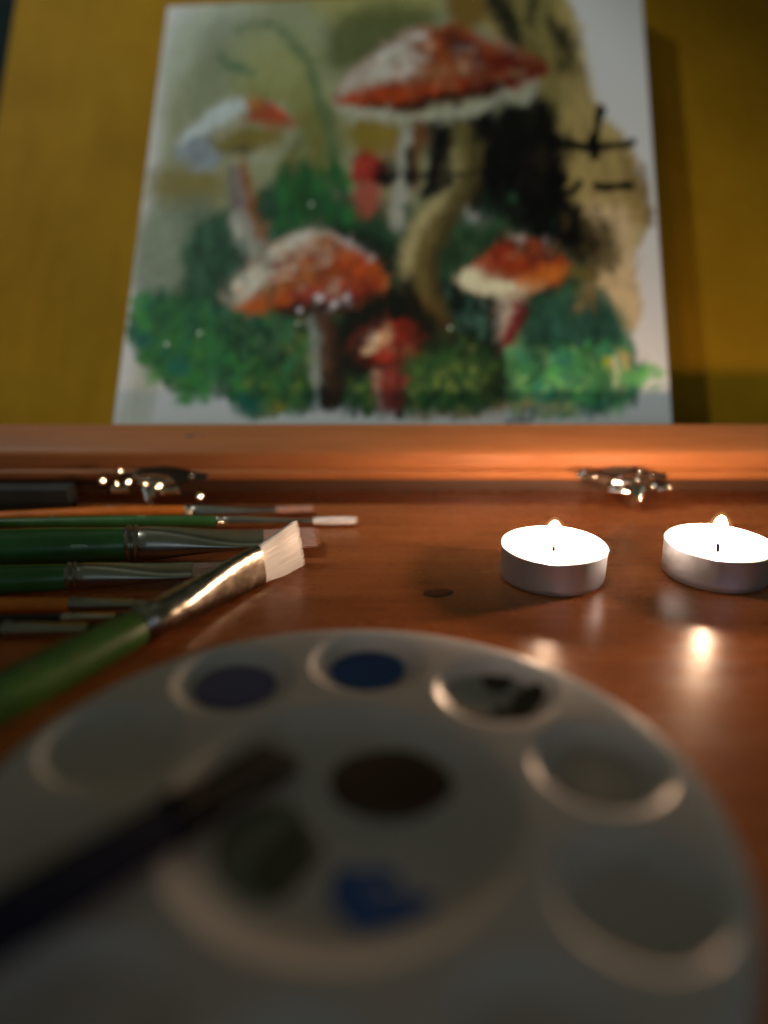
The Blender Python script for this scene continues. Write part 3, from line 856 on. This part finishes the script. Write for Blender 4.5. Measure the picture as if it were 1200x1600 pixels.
# right bush
RB = [(790, 560), (830, 480), (890, 440), (955, 462), (985, 520), (1010, 590), (980, 645), (800, 655)]
poly(RB, (44, 70, 48), 11, 0.95, 0.3, 9)
dabs(130, [(825, 470), (955, 455), (985, 540), (825, 560)], [(38, 62, 48), (48, 76, 62), (26, 46, 36), (16, 30, 22)], (8, 26), 66, (0.5, 1.4), aspect=(0.15, 0.4), op=(0.4, 0.9))
dabs(330, [(790, 550), (975, 530), (1000, 610), (970, 648), (800, 655)], [(64, 116, 62), (52, 90, 52), (84, 124, 68), (46, 104, 80), (40, 70, 38), (108, 128, 78), (34, 58, 34)], (4, 14), 67, op=(0.3, 0.85))
poly([(1002, 570), (1030, 572), (1046, 582), (1020, 592), (1000, 586)], (74, 122, 56), 5, 0.95)
poly([(990, 580), (1015, 588), (1008, 606), (985, 602)], (82, 126, 64), 6, 0.9)
poly([(1015, 600), (1040, 594), (1034, 606), (1016, 610)], (66, 112, 74), 5, 0.8)
stroke([(962, 560), (966, 606)], [11, 7], (166, 150, 126), 5, 0.85)
stroke([(978, 556), (980, 575)], [9, 7], (158, 118, 84), 5, 0.8)
blotch(952, 568, 7, 7, (118, 118, 30), 0.8, 0.85)
dabs(30, [(895, 420), (935, 420), (935, 485), (895, 475)], [(92, 68, 30), (130, 104, 66), (36, 32, 18)], (6, 16), 68, (1.2, 1.7), aspect=(0.15, 0.35), op=(0.4, 0.85))
# ragged lower margin
stroke([(770, 640), (820, 632), (900, 640)], [10, 16, 6], (146, 108, 76), 8, 0.7)
stroke([(640, 655), (700, 648), (780, 655)], [4, 8, 5], (130, 108, 80), 5, 0.6)
stroke([(200, 662), (420, 660), (700, 663), (1045, 658)], [8, 7, 6, 5], (138, 140, 132), 4, 0.75)
stroke([(790, 660), (830, 657)], 7, (28, 25, 18), 4, 0.8)

# a last pass of the loaded brush: short strokes that pick up the colour under them and drag it, so that edges merge as wet paint does
def drag(n, size, seed, mixw):
    r = np.random.default_rng(seed)
    js, is_ = r.integers(4, NV - 4, n), r.integers(4, NU - 4, n)
    for j, i in zip(js, is_):
        L, w = r.uniform(*size), r.uniform(1.2, 2.6)
        an = 1.3 + 1.2 * WX[j, i] + r.normal(0, 0.5)
        hw = int(L) + 2
        j0, j1, i0, i1 = max(j - hw, 0), min(j + hw + 1, NV), max(i - hw, 0), min(i + hw + 1, NU)
        jj, ii = np.mgrid[j0:j1, i0:i1]
        a, b_ = (ii - i) * math.cos(an) + (jj - j) * math.sin(an), -(ii - i) * math.sin(an) + (jj - j) * math.cos(an)
        m = np.clip(1.3 - np.hypot(a / L, b_ / w), 0, 1)[..., None] * mixw
        col = IMG[j, i] * r.normal(1.0, 0.07)
        IMG[j0:j1, i0:i1] = IMG[j0:j1, i0:i1] * (1 - m) + np.clip(col, 0, 0.85) * m
        HGT[j0:j1, i0:i1] = HGT[j0:j1, i0:i1] * (1 - 0.5 * m[..., 0]) + m[..., 0] * r.uniform(0, 0.8) * 0.5
# broad broken whites and earthy browns over the caps
dabs(34, [(345, 460), (440, 374), (500, 360), (540, 390), (440, 450)], [(150, 146, 138), (138, 132, 122), (142, 118, 96)], (5, 15), 81, (-0.9, -0.1), op=(0.35, 0.75), aspect=(0.25, 0.5))
dabs(40, [(450, 400), (540, 380), (606, 440), (560, 470), (440, 470)], [(82, 40, 24), (120, 58, 30), (96, 34, 26), (64, 30, 20)], (5, 13), 82, (-0.6, 0.3), op=(0.3, 0.7), aspect=(0.3, 0.6))
dabs(30, [(540, 130), (600, 80), (660, 50), (680, 100), (600, 135)], [(140, 136, 128), (128, 116, 106), (150, 146, 140)], (6, 16), 83, (-0.9, -0.1), op=(0.35, 0.75), aspect=(0.25, 0.5))
dabs(50, [(640, 60), (840, 92), (820, 130), (640, 150)], [(88, 42, 26), (64, 26, 20), (112, 60, 38), (134, 108, 90)], (5, 14), 84, (-0.5, 0.2), op=(0.3, 0.7), aspect=(0.3, 0.6))
dabs(24, [(560, 515), (640, 510), (660, 550), (570, 560)], [(70, 28, 24), (120, 84, 70), (48, 24, 22)], (4, 11), 85, (-0.6, 0.4), op=(0.35, 0.75))
# the bold black of the hollow trunk, laid on again
dabs(60, [(740, 180), (870, 160), (885, 300), (930, 395), (860, 370), (750, 320)], [(8, 8, 10), (10, 10, 11), (14, 13, 12)], (12, 26), 87, (1.1, 1.9), op=(0.6, 0.98), aspect=(0.3, 0.5))
# shadow strokes tucked into the grass and under the caps
dabs(120, [(330, 500), (480, 500), (490, 630), (400, 600)], [(16, 28, 18), (22, 40, 26), (12, 18, 12)], (5, 16), 71, (0.9, 1.9), op=(0.3, 0.7), aspect=(0.15, 0.4))
dabs(70, [(640, 520), (780, 500), (800, 640), (700, 600)], [(13, 20, 13), (20, 32, 20)], (5, 15), 72, (0.9, 1.9), op=(0.3, 0.7), aspect=(0.2, 0.45))
dabs(90, [(820, 470), (940, 470), (960, 560), (830, 570)], [(14, 26, 20), (22, 40, 30), (30, 54, 42)], (6, 20), 73, (0.5, 1.5), op=(0.3, 0.7), aspect=(0.15, 0.35))
dabs(60, [(300, 350), (420, 330), (430, 470), (310, 480)], [(24, 40, 28), (34, 56, 38)], (8, 22), 74, (1.0, 1.8), op=(0.3, 0.6), aspect=(0.15, 0.4))
inked = IMG.copy()
drag(9000, (4, 9), 5, 0.6)
drag(6000, (2, 5), 6, 0.5)
# the bare ground keeps its evenness
bare = np.clip((inked.min(-1) - 0.50) / 0.12, 0, 1)[..., None]
IMG[:] = IMG * (1 - bare) + inked * bare
# bold black marks on top of everything
stroke([(938, 168), (931, 205), (929, 242)], [13, 16, 20], (8, 8, 9), 3)
stroke([(862, 228), (900, 228), (930, 230), (986, 220)], [11, 12, 15, 11], (8, 8, 9), 3)
stroke([(930, 291), (955, 294), (988, 288)], [9, 15, 12], (8, 8, 9), 3)
stroke([(872, 305), (892, 297), (906, 286)], [8, 9, 10], (9, 8, 9), 3)
blotch(868, 285, 12, 20, (8, 8, 9), 0.6)
blotch(938, 325, 4, 3, (30, 27, 22), 0.8)

verts = Pw + np.array(NRM) * (0.05 + 0.22 * np.clip(HGT, 0, 1.2))[..., None] - np.array(PL)
idx = np.arange(NU * NV).reshape(NV, NU)
quads = np.stack([idx[:-1, :-1], idx[:-1, 1:], idx[1:, 1:], idx[1:, :-1]], -1).reshape(-1, 4)
me = bpy.data.meshes.new('paint_layer')
me.vertices.add(NU * NV)
me.vertices.foreach_set('co', (verts * S).reshape(-1).astype(np.float32))
me.loops.add(quads.size)
me.loops.foreach_set('vertex_index', quads.reshape(-1).astype(np.int32))
me.polygons.add(len(quads))
me.polygons.foreach_set('loop_start', np.arange(0, quads.size, 4, dtype=np.int32))
me.update(calc_edges=True)
me.validate()
at = me.color_attributes.new('pigment', 'FLOAT_COLOR', 'POINT')
at.data.foreach_set('color', np.concatenate([IMG, np.ones(IMG.shape[:2] + (1,))], -1).reshape(-1).astype(np.float32))
me.shade_smooth()
t = NT('painted_canvas')
a = t.n('ShaderNodeVertexColor', layer_name='pigment')
weave = t.noise(t.coords((1, 1, 1)), 900, 2)
t.color(a.outputs[0])
t.rough(weave, 0.45, 0.65)
t.set(Specular_IOR_Level=0.12)
t.bump(weave, 0.15, 0.0003)
me.materials.append(t.m)
pl = bpy.data.objects.new('paint_layer', me)
scene.collection.objects.link(pl)
pl.parent = painting
# beads added as the glints on wet paint, turned between lamp and camera
for x, y, z, r in ((-41.2, 470.1, 136.3, 0.9), (-99.1, 424.4, 70.1, 0.9), (-116.5, 420.8, 64.8, 0.7), (-46.3, 427.9, 75.1, 0.7), (35.5, 426.2, 72.6, 0.7)):
    p = onto(Vector((x, y, z))) + NRM * 0.1 - PL
    m = cap_at(p + PL + NRM * 0.5, LAMP, 8.5, r * 1.7)
    m.v = [tuple(Vector(q) - PL) for q in m.v]
    m.build('glint_bead', M['bead'], painting)

# ------------------------------------------------------------------ tealights
def tealight(label, x, y, wax_z, lean, fl_z, fl_h):
    root = thing('tealight', label, 'candle', (x, y, 0), 'lit tealights on the table')
    R = 19.0
    n = 96
    prof = [(0.1, 0.25), (R - 2.2, 0.25), (R - 0.9, 0.5), (R - 0.25, 1.3), (R - 0.05, 2.6), (R, 11.9), (R + 0.22, 12.4), (R + 0.30, 12.75),
            (R + 0.15, 13.0), (R - 0.15, 12.95), (R - 0.25, 12.6), (R - 0.3, 11.5), (R - 0.35, 1.0), (0.1, 0.9)]
    rnd = random.Random(int(x))
    rows = []
    ph = [rnd.uniform(0, 6.28) for _ in range(4)]
    for r, z in prof:
        rows.append([((r + (0.06 * math.sin(5 * q + ph[0]) + 0.05 * math.sin(9 * q + ph[1])) * (z / 13) * (r > 5)) * math.cos(q),
                      (r + (0.06 * math.sin(5 * q + ph[0]) + 0.05 * math.sin(9 * q + ph[1])) * (z / 13) * (r > 5)) * math.sin(q),
                      z + 0.08 * math.sin(3 * q + ph[2]) * (z > 11)) for q in [2 * math.pi * j / n for j in range(n)]])
    MB().rings(rows).build('cup', M['alu'], root, sharp=60)
    MB().lathe([(R - 0.45, wax_z - 6), (R - 0.45, wax_z + 0.5), (R - 0.9, wax_z + 0.15), (R - 2.5, wax_z), (R - 6, wax_z - 0.15), (3, wax_z - 0.2), (0.05, wax_z - 0.1)], n).build('wax', M['wax'], root)
    wk = [(0, 0, wax_z - 1), (0, 0, wax_z + 0.8), (lean * 0.3, 0.1, wax_z + 2.0), (lean, 0.2, wax_z + 3.3)]
    wick = MB().tube(wk, [0.65, 0.65, 0.65, 0.5], 10).build('wick', M['wick'], root)
    pr = []
    for k in range(15):
        s_ = k / 14
        # teardrop: round below, pointed above
        rr = 2.6 * (math.sin(math.pi * s_ ** 0.96) ** 0.55 if 0 < s_ < 1 else 0.0)
        pr.append((max(rr, 0.04), fl_z + fl_h * s_))
    fl = MB().lathe(pr, 24, (lean * 0.7, 0.15, 0), True, True).build('flame', M['flame'], root)
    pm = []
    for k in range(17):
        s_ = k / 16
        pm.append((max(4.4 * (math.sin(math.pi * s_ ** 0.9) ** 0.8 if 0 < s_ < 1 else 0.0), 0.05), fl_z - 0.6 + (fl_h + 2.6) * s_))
    MB().lathe(pm, 24, (lean * 0.7, 0.15, 0), True, True).build('flame_halo', M['halo'], fl)
    return root
tealight('lit tealight nearer the paintbrushes, whole cup in view', 61.9, 262.0, 10.4, -0.25, 12.3, 9.6)
tealight('lit tealight further right, its cup cut off by the picture edge', 123.0, 264.4, 9.0, -0.5, 12.4, 10.6)

# ------------------------------------------------------------------ paintbrushes
def cross(n, rw, rt, x, e=2.0, zc=0.0):
    row = []
    for j in range(n):
        a = 2 * math.pi * j / n
        ca, sa = math.cos(a), math.sin(a)
        row.append((x, rw * math.copysign(abs(ca) ** (2 / e), ca), zc + rt * math.copysign(abs(sa) ** (2 / e), sa)))
    return row

def brush(label, joint, end, r, Lh, Lf, Lb, wf, tf, handle_mat, ferrule_mat, bristle_mat, roll=0.0, strands=0, tip_w=None, tip_t=None,
          belly=1.12, round_tip=False, slant=0.0, seed=1, rings=2):
    """joint = where handle meets ferrule (mm), end = a point the ferrule runs towards; wf, tf = half width and half thickness at the ferrule mouth"""
    root = thing('paintbrush', label, 'paintbrush', joint, 'paintbrushes')
    d = (Vector(end) - Vector(joint)).normalized()
    y = Vector((0, 0, 1)).cross(d).normalized()
    z = d.cross(y)
    R = Matrix((d, y, z)).transposed() @ Matrix.Rotation(roll, 3, 'X')
    root.rotation_euler = R.to_euler()
    n = 40
    # handle: swells a little behind the ferrule, tapers to the far end
    hp = [(0.6, r * 0.93), (-1, r * 0.97), (-8, r * 1.02), (-26, r * belly), (-46, r * belly * 0.98), (-80, r * 0.86), (-Lh * 0.7, r * 0.62), (-Lh + 4, r * 0.48), (-Lh + 1, r * 0.36), (-Lh, r * 0.1)]
    MB().rings([cross(n, q, q, x) for x, q in reversed(hp)]).build('handle', handle_mat, root)
    # ferrule: crimped collar, then from round to flat
    rows = [cross(n, r * 0.99, r * 0.99, 0), cross(n, r * 1.04, r * 1.04, 0.3)]
    x = 0.5
    for k in range(rings):
        st = 1.25 * max(0.7, r / 5)
        for q, rr in ((0.15, 1.07), (0.5, 1.13), (0.85, 1.07), (1.0, 0.99), (1.25, 0.96), (1.45, 0.99)):
            rows.append(cross(n, r * rr, r * rr, x + q * st))
        x += 1.5 * st
    for k in range(1, 15):
        s_ = k / 14
        q = s_ * s_ * (3 - 2 * s_)
        q2 = min(1, s_ * 1.12)
        q2 = q2 * q2 * (3 - 2 * q2)
        rows.append(cross(n, r * (1 - q) + wf * q, r * (1 - q2) + tf * q2, x + (Lf - x) * s_, 2 + 0.9 * q))
    rows.append(cross(n, wf * 0.965, tf * 0.9, Lf + 0.05, 2.9))
    rows.append(cross(n, wf * 0.95, tf * 0.86, Lf - 1.5, 2.9))
    MB().rings(rows).build('ferrule', ferrule_mat, root, sharp=50)
    # bristles
    tw = wf * 1.08 if tip_w is None else tip_w
    tt = tf * 0.35 if tip_t is None else tip_t
    bm_ = MB()
    br = []
    Lc = Lb * (0.93 if strands else 1.0)
    for k in range(9):
        s_ = k / 8
        w_ = wf * 0.93 * (1 - s_) + tw * 0.97 * s_
        t_ = (tf * 0.82) * (1 - s_ ** 1.3) + tt * s_ ** 1.3
        if round_tip and s_ > 0.4:
            w_ *= math.sqrt(max(0.02, 1 - ((s_ - 0.4) / 0.6) ** 2 * 0.95))
        row = cross(n, w_, t_, Lf - 1 + (Lc + 1) * s_, 2.6)
        br.append([(p[0] + slant * p[1] * s_, p[1], p[2]) for p in row])
    bm_.rings(br)
    rr_ = random.Random(seed)
    for k in range(strands):
        a_, q = rr_.uniform(-1, 1), rr_.uniform(-1, 1)
        y0, z0 = a_ * wf * 0.92, q * tf * 0.80 * math.sqrt(max(0.05, 1 - abs(a_) ** 3))
        y1, z1 = a_ * tw * 1.0 + rr_.gauss(0, 0.12), q * tt + rr_.gauss(0, 0.08)
        stray = rr_.random() < 0.035
        if stray:
            y1, z1 = y1 * rr_.uniform(0.9, 1.22), z1 + rr_.gauss(0, 0.5)
        L_ = Lb * rr_.uniform(0.87, 1.05 if stray else 1.025) + slant * y1
        hw = rr_.uniform(0.055, 0.10)
        pts = []
        for s_ in (0.0, 0.5, 1.0):
            bulge = 0.22 * math.sin(math.pi * s_) * (1 if q >= 0 else -1)
            pts.append((Lf - 0.5 + (L_ + 0.5) * s_, y0 * (1 - s_) + y1 * s_, z0 * (1 - s_) + z1 * s_ + bulge))
        rg_ = [[(p[0], p[1] + hw * k2 * math.cos(2.09 * j), p[2] + hw * k2 * math.sin(2.09 * j)) for j in range(3)] for p, k2 in zip(pts, (1, 1, 0.45))]
        bm_.rings(rg_, True, False, True)
    bo = bm_.build('bristles', bristle_mat, root, sharp=60)
    return root

# big flat brush standing on its edge in front
brush('large flat brush with green handle and white square bristles, nearest of the green brushes', (-74.6, 209.4, 6.6), (-43.6, 255.7, 7.8),
      5.8, 190, 54.6, 22.5, 7.5, 2.3, M['green_light'], M['ferrule_big'], M['bristle'], roll=D2R(84), strands=2100, tip_w=9.7, tip_t=0.8, slant=-0.06, seed=5)
brush('thick dark green brush with wide silver ferrule, behind the large white bristled brush', (-99.0, 276.5, 7.1), (-48.0, 285.0, 6.0),
      6.7, 200, 52.0, 22, 7.6, 1.7, M['green'], M['ferrule_dull'], M['bristle_pink'], roll=D2R(6), strands=200, seed=6)
brush('medium green brush between the thick green brush and the orange one', (-111.8, 250.0, 5.2), (-67.7, 257.6, 4.4),
      4.8, 190, 43.0, 15, 5.2, 1.5, M['green'], M['ferrule_dull'], M['bristle_pink'], roll=D2R(8), strands=200, seed=7)
brush('farthest brush with orange handle and dull pink bristles, near the left clasp', (-88.0, 323.8, 3.6), (-48.8, 328.5, 3.2),
      3.1, 170, 39.5, 17, 2.9, 1.2, M['orange'], M['ferrule_dull'], M['bristle_pink'], strands=120, seed=8)
brush('slim green brush with pale rounded tip reaching furthest right', (-71.6, 312.6, 3.2), (-30.4, 314.6, 2.8),
      2.6, 190, 41.0, 19, 2.5, 1.5, M['green'], M['ferrule'], M['bristle'], strands=150, tip_w=2.2, tip_t=1.3, seed=9)
brush('thin orange handled brush under the medium green brush', (-104.4, 232.6, 2.9), (-85.0, 233.2, 2.8),
      2.4, 170, 21.0, 8, 2.3, 1.4, M['orange'], M['ferrule_dull'], M['bristle_pink'], round_tip=True, strands=60, seed=10)
brush('thin black handled brush between the orange brush and the bare ferrule', (-104.0, 224.6, 2.0), (-87.0, 225.8, 2.0),
      1.7, 160, 17.0, 7, 1.6, 1.0, M['black_lacquer'], M['ferrule'], M['bristle_dark'], round_tip=True, strands=40, seed=11)
brush('grey ferruled brush nearest the viewer in the left bundle, handle out of view', (-118.5, 215.2, 2.8), (-91.7, 216.3, 2.7),
      2.5, 160, 26.0, 7, 2.3, 1.4, M['black_lacquer'], M['ferrule_dull'], M['bristle_dark'], round_tip=True, strands=40, seed=12)
# the dark brush lying across the palette
brush('dark navy brush with paint soaked bristles lying across the white palette', (-40.2, 116.2, 15.0), (-24.6, 139.8, 10.9),
      4.6, 170, 9.0, 24, 5.2, 3.2, M['navy'], M['ferrule_black'], M['bristle_dark'], strands=260, tip_w=5.6, tip_t=1.6, seed=13)

# dark case in the shadow of the rail, behind the brushes
case = MB()
case.box((-215, 334, 0.3), (-143, 343, 11.4), 1.2)
c_o = case.build('pencil_case', M['dark_case'])
c_o['label'] = 'dark grey green block lying in shadow beneath the left end of the rail'
c_o['category'] = 'box'

# ------------------------------------------------------------------ palette
PC = (-8.4, 125.4)
PR, PZ = 75.6, 11.0
palette = thing('paint_palette', 'round white plastic paint palette with ten wells, blurred in the foreground', 'palette', (PC[0], PC[1], 0))
RW = 16.2
wells = [(57.0 * math.cos(D2R(86 + 36 * k)), 57.0 * math.sin(D2R(86 + 36 * k))) for k in range(10)]
CR = 36.6
EDGE = 4.5
def circ(c, r, n):
    return [(c[0] + r * math.cos(2 * math.pi * j / n), c[1] + r * math.sin(2 * math.pi * j / n)) for j in range(n)]
NW, NC, NO = 56, 96, 160
pts2, edges2, faces_in = [], [], []
for c, r, n in [((0, 0), PR - 2.2, NO), ((0, 0), CR, NC)] + [(w, RW, NW) for w in wells]:
    k = len(pts2)
    pts2 += circ(c, r, n)
    edges2 += [(k + j, k + (j + 1) % n) for j in range(n)]
rv, re_, rf = delaunay_2d_cdt([Vector(p) for p in pts2], edges2, [], 0, 1e-6)[:3]
plate = MB()
def in_hole(p):
    if math.hypot(*p) > PR - 2.2 or math.hypot(*p) < CR - 1e-3:
        return True
    return any(math.hypot(p[0] - w[0], p[1] - w[1]) < RW - 1e-3 for w in wells)
fs = []
for f in rf:
    cc = sum((Vector(rv[i]) for i in f), Vector((0, 0))) / len(f)
    if not in_hole(cc):
        a, b_, c = [Vector(rv[i]) for i in f[:3]]
        fs.append(tuple(f) if (b_ - a).cross(c - a) > 0 else tuple(reversed(f)))
plate.add([(p[0], p[1], PZ) for p in rv], fs)
prof = [(PR - 2.2, PZ), (PR - 1.2, PZ - 0.05), (PR - 0.5, PZ - 0.3), (PR - 0.1, PZ - 0.85), (PR + 0.1, PZ - 1.6), (PR + 0.6, 2.2), (PR + 0.7, 0.4), (PR - 0.4, 0.3), (PR - 0.9, PZ - 2.2), (PR - 3, PZ - 1.3)]
plate.lathe(prof, NO)
bm = bmesh.new()
tmp = bpy.data.meshes.new('tmp')
tmp.from_pydata(plate.v, [], plate.f)
bm.from_mesh(tmp)
bmesh.ops.remove_doubles(bm, verts=bm.verts, dist=0.001)
for f in bm.faces:                                       # the rim's faces were wound the other way
    f.normal_update()
bmesh.ops.recalc_face_normals(bm, faces=bm.faces)
if max(bm.faces, key=lambda f: f.calc_area()).normal.z < 0:
    bmesh.ops.reverse_faces(bm, faces=bm.faces)
bm.verts.index_update()
pv, pf = [v.co[:] for v in bm.verts], [[v.index for v in f.verts] for f in bm.faces]
bm.free()
bpy.data.meshes.remove(tmp)
mesh_obj('palette_body', pv, pf, M['palette'], palette)

def dish(name, R, c, depth, wall, n, floor_r):
    """a well with a raised rolled lip, from the plate's level down to a rounded floor"""
    # convex rim, then a shallow bowl
    p = [(R, 0), (R - 0.35, -0.04), (R - 0.7, -0.16), (R - 1.1, -0.40)]
    r0, z0 = R - 1.1, -0.40
    for k in range(1, 15):
        r = r0 * (1 - k / 14) ** 1.0
        q = min(1.0, max(0.0, (r - floor_r) / (r0 - floor_r)))
        p.append((max(r, 0.05), z0 - (depth - 0.4) * (1 - q ** 1.6)))
    return MB().lathe([(r, PZ + z) for r, z in p], n, (c[0], c[1], 0)).build(name, M['palette'], palette)

mix_well = dish('mixing_well', CR, (0, 0), 3.0, 3, NC, 26.5)
ws = [dish('well', RW, w, 3.2, 3, NW, 9.0) for w in wells]
def bowl_z(d, R, depth, floor_r):
    q = min(1.0, max(0.0, (d - floor_r) / (R - 1.1 - floor_r)))
    return PZ - 0.4 - (depth - 0.4) * (1 - q ** 1.6)

def pool(parent, c, rx, ry, mat, seed, wob=0.12, rot=0.0, h=0.5, label=None, well=None, lift=0.03):
    """well None: a level pool across the middle of its well; else a smear clinging to the bowl round that centre"""
    if parent is mix_well:
        shape, wc = (CR, 3.0, 26.5), (0.0, 0.0)
    else:
        shape, wc = (RW, 3.2, 9.0), (well or c)
    if well is None:
        z = bowl_z(max(rx, ry), *shape) + 0.02
        o = blob('paint_pool', mat, parent, (c[0], c[1], z), rx, ry, h * 0.5, rot, seed, wob)
    else:
        o = blob('paint_smear', mat, parent, (c[0], c[1], 0), rx, ry, h, rot, seed, wob)
        for v in o.data.vertices:
            x, y = v.co.x / S, v.co.y / S
            v.co.z += (bowl_z(math.hypot(x - wc[0], y - wc[1]), *shape) + lift) * S
    if label:
        o['label'] = label
    return o
# paint in the wells (palette's own axes)
W = lambda k: wells[k]
pool(ws[1], W(1), 10.8, 10.6, M['p_purple'], 21, 0.03, label='pool of purplish black paint')
pool(ws[0], W(0), 10.2, 10.0, M['p_blue'], 22, 0.04, label='pool of deep blue paint')
C9 = W(9)
pool(ws[9], (C9[0] - 1, C9[1] - 0.5), 11.5, 10.5, M['p_grey'], 23, 0.06, h=0.04, label='thin grey wash', well=C9)
pool(ws[9], (C9[0] + 1.5, C9[1] + 6.6), 4.2, 4.6, M['p_black'], 24, 0.3, 0.3, 0.5, 'black brown smear', C9, 0.18)
pool(ws[9], (C9[0] + 7.6, C9[1] - 0.5), 3.8, 7.2, M['p_black'], 25, 0.25, -0.4, 0.5, 'black brown smear', C9, 0.18)
pool(ws[9], (C9[0] - 2.0, C9[1] - 6.3), 7.4, 3.4, M['p_black'], 26, 0.3, -0.1, 0.45, 'black brown smear', C9, 0.18)
pool(ws[8], W(8), 8.6, 8.4, M['p_pink'], 27, 0.06, h=0.2, label='faint pink wash', well=W(8))
O = (0.0, 0.0)
pool(mix_well, (9.4, 10.6), 13.2, 11.2, M['p_brown'], 28, 0.08, 0.1, 0.8, 'round pool of dark brown paint', O)
pool(mix_well, (3.6, -19.0), 4.6, 7.4, M['p_blue'], 29, 0.2, 0.5, 0.5, 'blue paint smear', O)
pool(mix_well, (11.0, -21.5), 6.4, 3.4, M['p_blue'], 30, 0.25, 0.2, 0.5, 'blue paint smear', O)
pool(mix_well, (8.0, -14.6), 4.6, 2.0, M['p_blue'], 33, 0.3, -0.25, 0.4, 'blue paint smear', O)
pool(mix_well, (-14.0, -9.0), 9.5, 13.0, M['p_olive_thin'], 31, 0.2, -0.15, 0.12, 'thin olive wash', O)
pool(mix_well, (-10.5, -12.0), 4.5, 10.5, M['p_olive'], 32, 0.25, -0.3, 0.25, 'olive black smear', O, 0.15)
